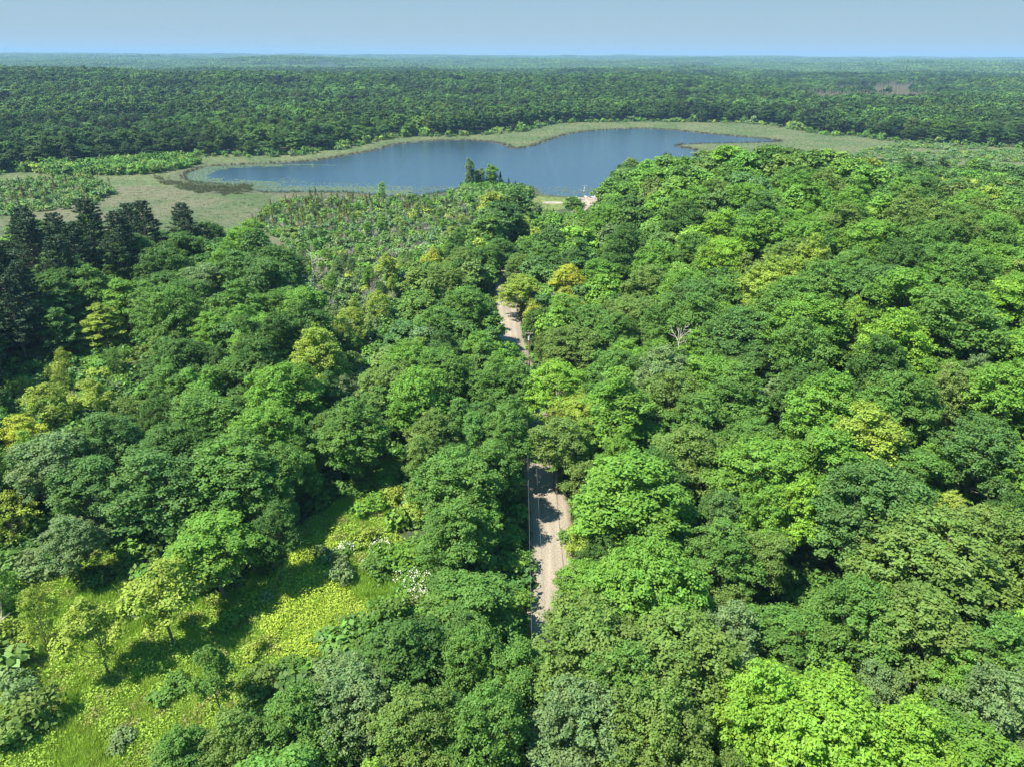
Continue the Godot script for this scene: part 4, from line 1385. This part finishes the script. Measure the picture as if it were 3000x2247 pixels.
func build_poles() -> void:
	var brown := plain(0.21, 0.115, 0.065, 0.85)
	var gy := gh(4.2, -159.7)
	var p := pole("utility_pole", Vector3(4.2, gy, -159.7), 10.4, 0.022, "brown wooden utility pole with grey transformer can beside the gravel road", brown, 2.0, true)
	part("marker_plate", box_mesh(Vector3(0.22, 0.42, 0.02), Vector3(-0.02, 4.2, 0.18)), plain(0.6, 0.6, 0.58, 0.5), p)
	var wire := plain(0.42, 0.42, 0.42, 0.4, 0.7)
	var top := Vector3(4.0, gy + 10.2, -159.7)
	var w := part("overhead_wire", sag(top + Vector3(-0.9, 0.1, 0.18), Vector3(2.2, gh(2.2, -36) + 10.0, -36), 1.1, 0.016), wire, self)
	tag(w, "overhead wire along the tree side, the higher of two over the road", "wire")
	w = part("overhead_wire", sag(top + Vector3(0.05, -2.6, 0.15), Vector3(4.4, gh(4.4, -36) + 7.4, -36), 1.3, 0.019), wire, self)
	tag(w, "lower overhead cable hanging above the middle of the gravel road", "wire")
	w = part("overhead_wire", sag(top + Vector3(-0.9, 0.1, 0.18), Vector3(-14, gh(-14, -192) + 8.8, -192), 0.7, 0.022), wire, self)
	tag(w, "wire crossing the pale gravel road just beyond the transformer pole", "wire")
	w = part("overhead_wire", sag(top + Vector3(0.9, 0.1, 0.18), Vector3(39, gh(39, -399) + 7.6, -399.5), 2.5, 0.018), wire, self)
	tag(w, "long wire running over the treetops towards the beach pole", "wire")
	var g := part("guy_wire", tube_mesh([top + Vector3(0.1, -0.6, 0), Vector3(7.4, gh(7.4, -161), -161)], [0.02, 0.02], 5), wire, self)
	tag(g, "slanting steel guy wire staying the transformer pole", "wire")
	p = pole("utility_pole", Vector3(39.1, gh(39.1, -399.7), -399.7), 8.3, 0.0, "grey utility pole with flat-topped crossarm standing on the beach", plain(0.30, 0.27, 0.24, 0.85), 2.8, true)
	part("meter_box", box_mesh(Vector3(0.5, 0.9, 0.3), Vector3(-0.3, 5.2, 0.25)), plain(0.62, 0.62, 0.62, 0.5), p)

func dead_tree(H: float, limbs: int, thick_: float) -> Array:
	var T := Tubes.new()
	T.add([Vector3(0, -0.5, 0), Vector3(0.1, H * 0.35, 0), Vector3(-0.25, H * 0.65, 0.1), Vector3(0.1, H, 0)], [thick_, thick_ * 0.75, thick_ * 0.5, 0.04], 7)
	var B := Tubes.new()
	for k in limbs:
		var t := rr(0.35, 0.9)
		var s := Vector3(0, H * t, 0)
		var a := rr(0, TAU)
		var d := Vector3(cos(a), rr(0.3, 1.1), sin(a)) * H * 0.3 * rr(0.5, 1.0) * (1.2 - t * 0.6)
		var m := s + d * 0.5 + rand_dir() * 0.3
		var e := s + d + Vector3(0, 0.4, 0)
		B.add([s, m, e], [thick_ * 0.42, thick_ * 0.25, 0.025], 5)
		for j in 4:
			var f := s.lerp(e, rr(0.4, 0.95))
			B.add([f, f + (d.normalized() + rand_dir() * 0.9) * rr(0.6, 1.6)], [0.045, 0.014], 4)
	return [T.mesh(), B.mesh()]

func build_snags() -> void:
	var pale := plain(0.52, 0.47, 0.43, 0.85)
	var list := [[35.0, -140.0, 17.0, 12, 0.17, "pale bare dead tree rising between green crowns on the hillside", 1.0], [13.0, -186.0, 13.0, 12, 0.2, "grey leafless dead tree tangled among the golden roadside trees", 0.8],
		[-57.0, -199.0, 16.0, 10, 0.16, "thin grey dead tree in the dark oaks above the swamp", 0.7], [-33.0, -262.0, 7.0, 6, 0.1, "short dead stem standing in the swamp scrub", 0.8], [-8.0, -338.0, 7.0, 7, 0.1, "bare grey sapling in the scrub before the lakeshore", 0.8],
		[63.5, -391.0, 13.0, 9, 0.22, "white bare trunk at the side of the dark beach tree", 1.0], [-46.0, -112.0, 7.0, 8, 0.1, "low grey dead branches inside the big green wood", 0.8], [18.0, -173.0, 9.0, 12, 0.14, "second grey tangle of dead branches below the golden tree", 0.8], [-66.5, -71.5, 5.0, 7, 0.09, "small dead bush-like stem at the field side", 0.8]]
	for q in list:
		var m := dead_tree(q[2], q[3], q[4])
		var o := base("dead_tree", Vector3(q[0], gh(q[0], q[1]), q[1]), rr(0, TAU))
		tag(o, q[5], "dead tree")
		part("trunk", m[0], pale, o)
		part("branches", m[1], pale, o)

func build_shore_things() -> void:
	# the tall trees on the point, the willow on the lawn side is among the near trees
	var pts := [[-25.0, -430.0, 21.0, 3.0, 7, "tall slim grey-green poplar, topmost on the lake point"], [-19.5, -434.0, 14.0, 3.8, 7, "middle greyish poplar on the lake point with a broken top"], [-12.5, -434.0, 16.5, 4.2, 3, "leaning two-stemmed tree on the lake point overhanging the water"]]
	for q in pts:
		var pr: Array = mid[7]
		var o := base("poplar_tree", Vector3(q[0], gh(q[0], q[1]), q[1]), rr(0, TAU))
		o.scale = Vector3(q[3] / pr[3], q[2] / pr[2], q[3] / pr[3])
		tag(o, q[5], "tree")
		part("crown", pr[0], leaf_mats[q[4]], o)
		part("trunk", pr[1], m_grey, o)
	for q in [[-7.5, -438.0, 10.0, 2.2, "dark spruce right under the leaning lakeshore tree", 1], [-2.5, -437.0, 6.5, 1.3, "small reddish cedar on the lake point", 0], [1.5, -433.0, 5.5, 1.1, "small dark cedar at the tip of the point bushes", 1], [318, -840, 15.0, 3.0, "dark pointed spruce at the far marsh edge", 1]]:
		var c := part("spruce_tree", conifer(9.0, 2.0, 1.5), leafy(Color(0.04, 0.075, 0.035), 0.0) if q[5] == 1 else leafy(Color(0.12, 0.085, 0.06), 0.0), self)
		c.transform = seat(q[0], q[1], q[3] / 2.0, q[2] / 9.0, 0.3)
		tag(c, q[4], "spruce")
	var yl := base("young_tree", Vector3(-71, gh(-71, -398), -398), 1.0)
	yl.scale = Vector3(2.6 / 4.2, 11.0 / 18.0, 2.6 / 4.2)
	tag(yl, "lone pale yellow-green tree rising against the lake from the larch scrub", "young tree", "young trees in the swamp")
	part("crown", mid[6][0], leaf_mats[8], yl)
	part("trunk", mid[6][1], m_bark, yl)
	# reeds, rushes and sedge
	var reed := tuft(26, 1.1, 1.7, 0.12)
	var spots := []
	var tints := []
	for p in thick(reed_area, 1.25):
		if n3.get_noise_2d(p.x * 0.7, p.y * 1.6) + minf(seg_dist(p, reed_area), 9.0) * 0.07 < 0.32: continue
		spots.append(seat(p.x, p.y, rr(0.8, 1.2), rr(0.6, 1.1), rr(0, TAU), 0.1))
		tints.append(vary(Color(0.16, 0.15, 0.11).lerp(Color(0.11, 0.15, 0.06), rng.randf() * 0.7), rr(0.75, 1.2)))
	for i in lake.size():
		var a := lake[i]
		var b := lake[(i + 1) % lake.size()]
		var far := a.y < -470
		for k in int(a.distance_to(b) / 0.8):
			var p := a.lerp(b, rng.randf()) + Vector2(rr(-2.5, 4.0), rr(-2.5, 4.0))
			if p.x > 12 and p.x < 62 and p.y > -440: continue
			var sd := lake_sd(p.x, p.y)
			if sd < -1.5 or sd > 6.0: continue
			spots.append(seat(p.x, p.y, rr(0.7, 1.1), rr(0.5, 1.0), rr(0, TAU), 0.1))
			tints.append(vary(Color(0.10, 0.095, 0.065) if far else Color(0.085, 0.13, 0.045), rr(0.75, 1.2)))
	for p in thick(poly("-64,-414 -40,-402 -28,-418 -24,-395 -34,-371 -52,-376 -66,-395"), 1.3):
		if lake_sd(p.x, p.y) < 0.5: continue
		spots.append(seat(p.x, p.y, rr(0.8, 1.2), rr(0.7, 1.2), rr(0, TAU), 0.1))
		tints.append(vary(Color(0.10, 0.15, 0.055).lerp(Color(0.19, 0.165, 0.11), clampf(0.4 + n2.get_noise_2d(p.x * 3, p.y * 3) * 1.6, 0, 1)), rr(0.8, 1.2)))
	var r := scatter("reeds", reed, m_grass, spots, tints, self)
	tag(r, "brownish reeds and rushes fringing the lake", "reeds", "", "stuff")
	var sedge := tuft(22, 1.3, 0.8, 0.14)
	spots = []
	tints = []
	for p in thick(wet, 3.6):
		if p.y > -150 or lake_sd(p.x, p.y) < 3.0 or inside(p, reed_area): continue
		if absf(p.x) > 0.74 * -p.y: continue
		var c := gcol(p.x, p.y)
		spots.append(seat(p.x, p.y, rr(0.7, 1.5), rr(0.5, 1.0), rr(0, TAU), 0.1))
		tints.append(vary(c, rr(0.8, 1.25)))
	var s := scatter("sedge_grass", sedge, m_grass, spots, tints, self)
	tag(s, "tan and green sedge of the open lakeside marsh", "sedge", "", "stuff")
	# floating lily leaves; bluish-grey discs also paint sky reflection on calm shallows
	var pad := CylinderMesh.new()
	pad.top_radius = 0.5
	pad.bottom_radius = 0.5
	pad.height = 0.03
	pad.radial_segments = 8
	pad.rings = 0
	spots = []
	tints = []
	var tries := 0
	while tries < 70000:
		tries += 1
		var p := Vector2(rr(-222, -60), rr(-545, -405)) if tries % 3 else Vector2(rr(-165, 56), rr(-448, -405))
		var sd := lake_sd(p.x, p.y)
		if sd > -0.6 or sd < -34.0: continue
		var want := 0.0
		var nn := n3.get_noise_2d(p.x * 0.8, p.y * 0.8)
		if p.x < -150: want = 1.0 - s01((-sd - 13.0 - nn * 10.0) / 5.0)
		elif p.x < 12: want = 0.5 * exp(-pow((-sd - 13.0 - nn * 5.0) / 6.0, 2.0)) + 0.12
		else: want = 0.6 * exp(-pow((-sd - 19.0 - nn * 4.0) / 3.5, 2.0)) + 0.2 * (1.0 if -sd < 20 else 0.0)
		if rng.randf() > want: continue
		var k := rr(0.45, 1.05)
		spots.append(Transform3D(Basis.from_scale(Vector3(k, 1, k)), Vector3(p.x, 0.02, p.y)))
		tints.append(vary(Color(0.15, 0.20, 0.09) if p.x < -60 else Color(0.11, 0.15, 0.12), rr(0.75, 1.2)))  # bluish-grey tint stands in for calm water mirroring the sky
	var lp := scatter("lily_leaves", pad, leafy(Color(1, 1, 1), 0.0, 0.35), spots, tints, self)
	tag(lp, "pale lily leaves along the marshy shore, bluish ones painted as sky-reflecting shallows", "lily leaves", "", "stuff")
	# dock
	var d := base("dock", Vector3(46.3, 0.55, -410.5), -0.20)
	tag(d, "grey plank dock with a side platform reaching into the lake", "dock")
	var deck := plain(0.46, 0.43, 0.39, 0.8)
	for k in 22: part("plank", box_mesh(Vector3(2.0, 0.06, 0.93), Vector3(0, 0, -0.5 - k * 0.96)), deck, d)
	for k in 7: part("plank", box_mesh(Vector3(0.93, 0.06, 3.4), Vector3(1.5 + k * 0.96, 0.0, -19.9)), deck, d)
	for k in 5:
		for sx in [-0.95, 0.95]: part("post", tube_mesh([Vector3(sx, -2.2, -1.5 - k * 4.8), Vector3(sx, 0.6, -1.5 - k * 4.8)], [0.08, 0.08], 7), m_grey, d)
	for q in [[3.0, -19.0], [6.5, -21.0]]:
		part("bench_seat", box_mesh(Vector3(1.6, 0.1, 0.5), Vector3(q[0], 0.55, q[1])), plain(0.72, 0.72, 0.7), d)
		part("bench_leg", box_mesh(Vector3(0.1, 0.5, 0.45), Vector3(q[0] - 0.6, 0.27, q[1])), deck, d)
		part("bench_leg", box_mesh(Vector3(0.1, 0.5, 0.45), Vector3(q[0] + 0.6, 0.27, q[1])), deck, d)
	var hulls := [[41.0, -409.6, 0.3, 4.4, Color(0.75, 0.74, 0.72), "white upturned rowing boat on the sand beside the pole"], [43.8, -409.2, -0.5, 3.4, Color(0.62, 0.66, 0.68), "pale grey small boat drawn up next to the dock foot"], [45.3, -407.4, 1.3, 3.0, Color(0.70, 0.70, 0.72), "short white dinghy lying nearest the dock posts"], [35.5, -408.0, 0.1, 3.2, Color(0.16, 0.40, 0.40), "teal kayak on the grassy shore away from the dock"], [31.0, -404.0, 0.0, 4.2, Color(0.60, 0.57, 0.53), "long grey canoe lying on the lawn corner by the water"]]
	for q in hulls: boat(q)

func boat(q: Array) -> void:
	var o := base("small_boat", Vector3(q[0], gh(q[0], q[1]) + 0.15, q[1]), q[2])
	tag(o, q[5], "boat", "small boats on the beach")
	var v := PackedVector3Array()
	var n := PackedVector3Array()
	var idx := PackedInt32Array()
	var L: float = q[3]
	for i in 11:
		var t := i / 10.0 * 2.0 - 1.0
		var w := 0.62 * sqrt(maxf(1.0 - pow(absf(t), 2.6), 0.0)) + 0.02
		for j in 7:
			var a := PI * j / 6.0
			v.append(Vector3(cos(a) * w, 0.45 - sin(a) * 0.42 * (1.0 - 0.5 * t * t) + 0.15 * t * t, t * L * 0.5))
			n.append(Vector3(cos(a), -sin(a), 0))
			if i < 10 and j < 6:
				var b := i * 7 + j
				idx.append_array([b, b + 1, b + 7, b + 1, b + 8, b + 7])
	var m := plain(1, 1, 1, 0.4)
	m.albedo_color = (q[4] as Color).linear_to_srgb()
	m.cull_mode = BaseMaterial3D.CULL_DISABLED
	part("hull", mesh_of(v, n, PackedColorArray(), idx), m, o)
	for s in [-0.2, 0.2]: part("seat", box_mesh(Vector3(1.0, 0.05, 0.28), Vector3(0, 0.38, s * L)), m_grey, o)
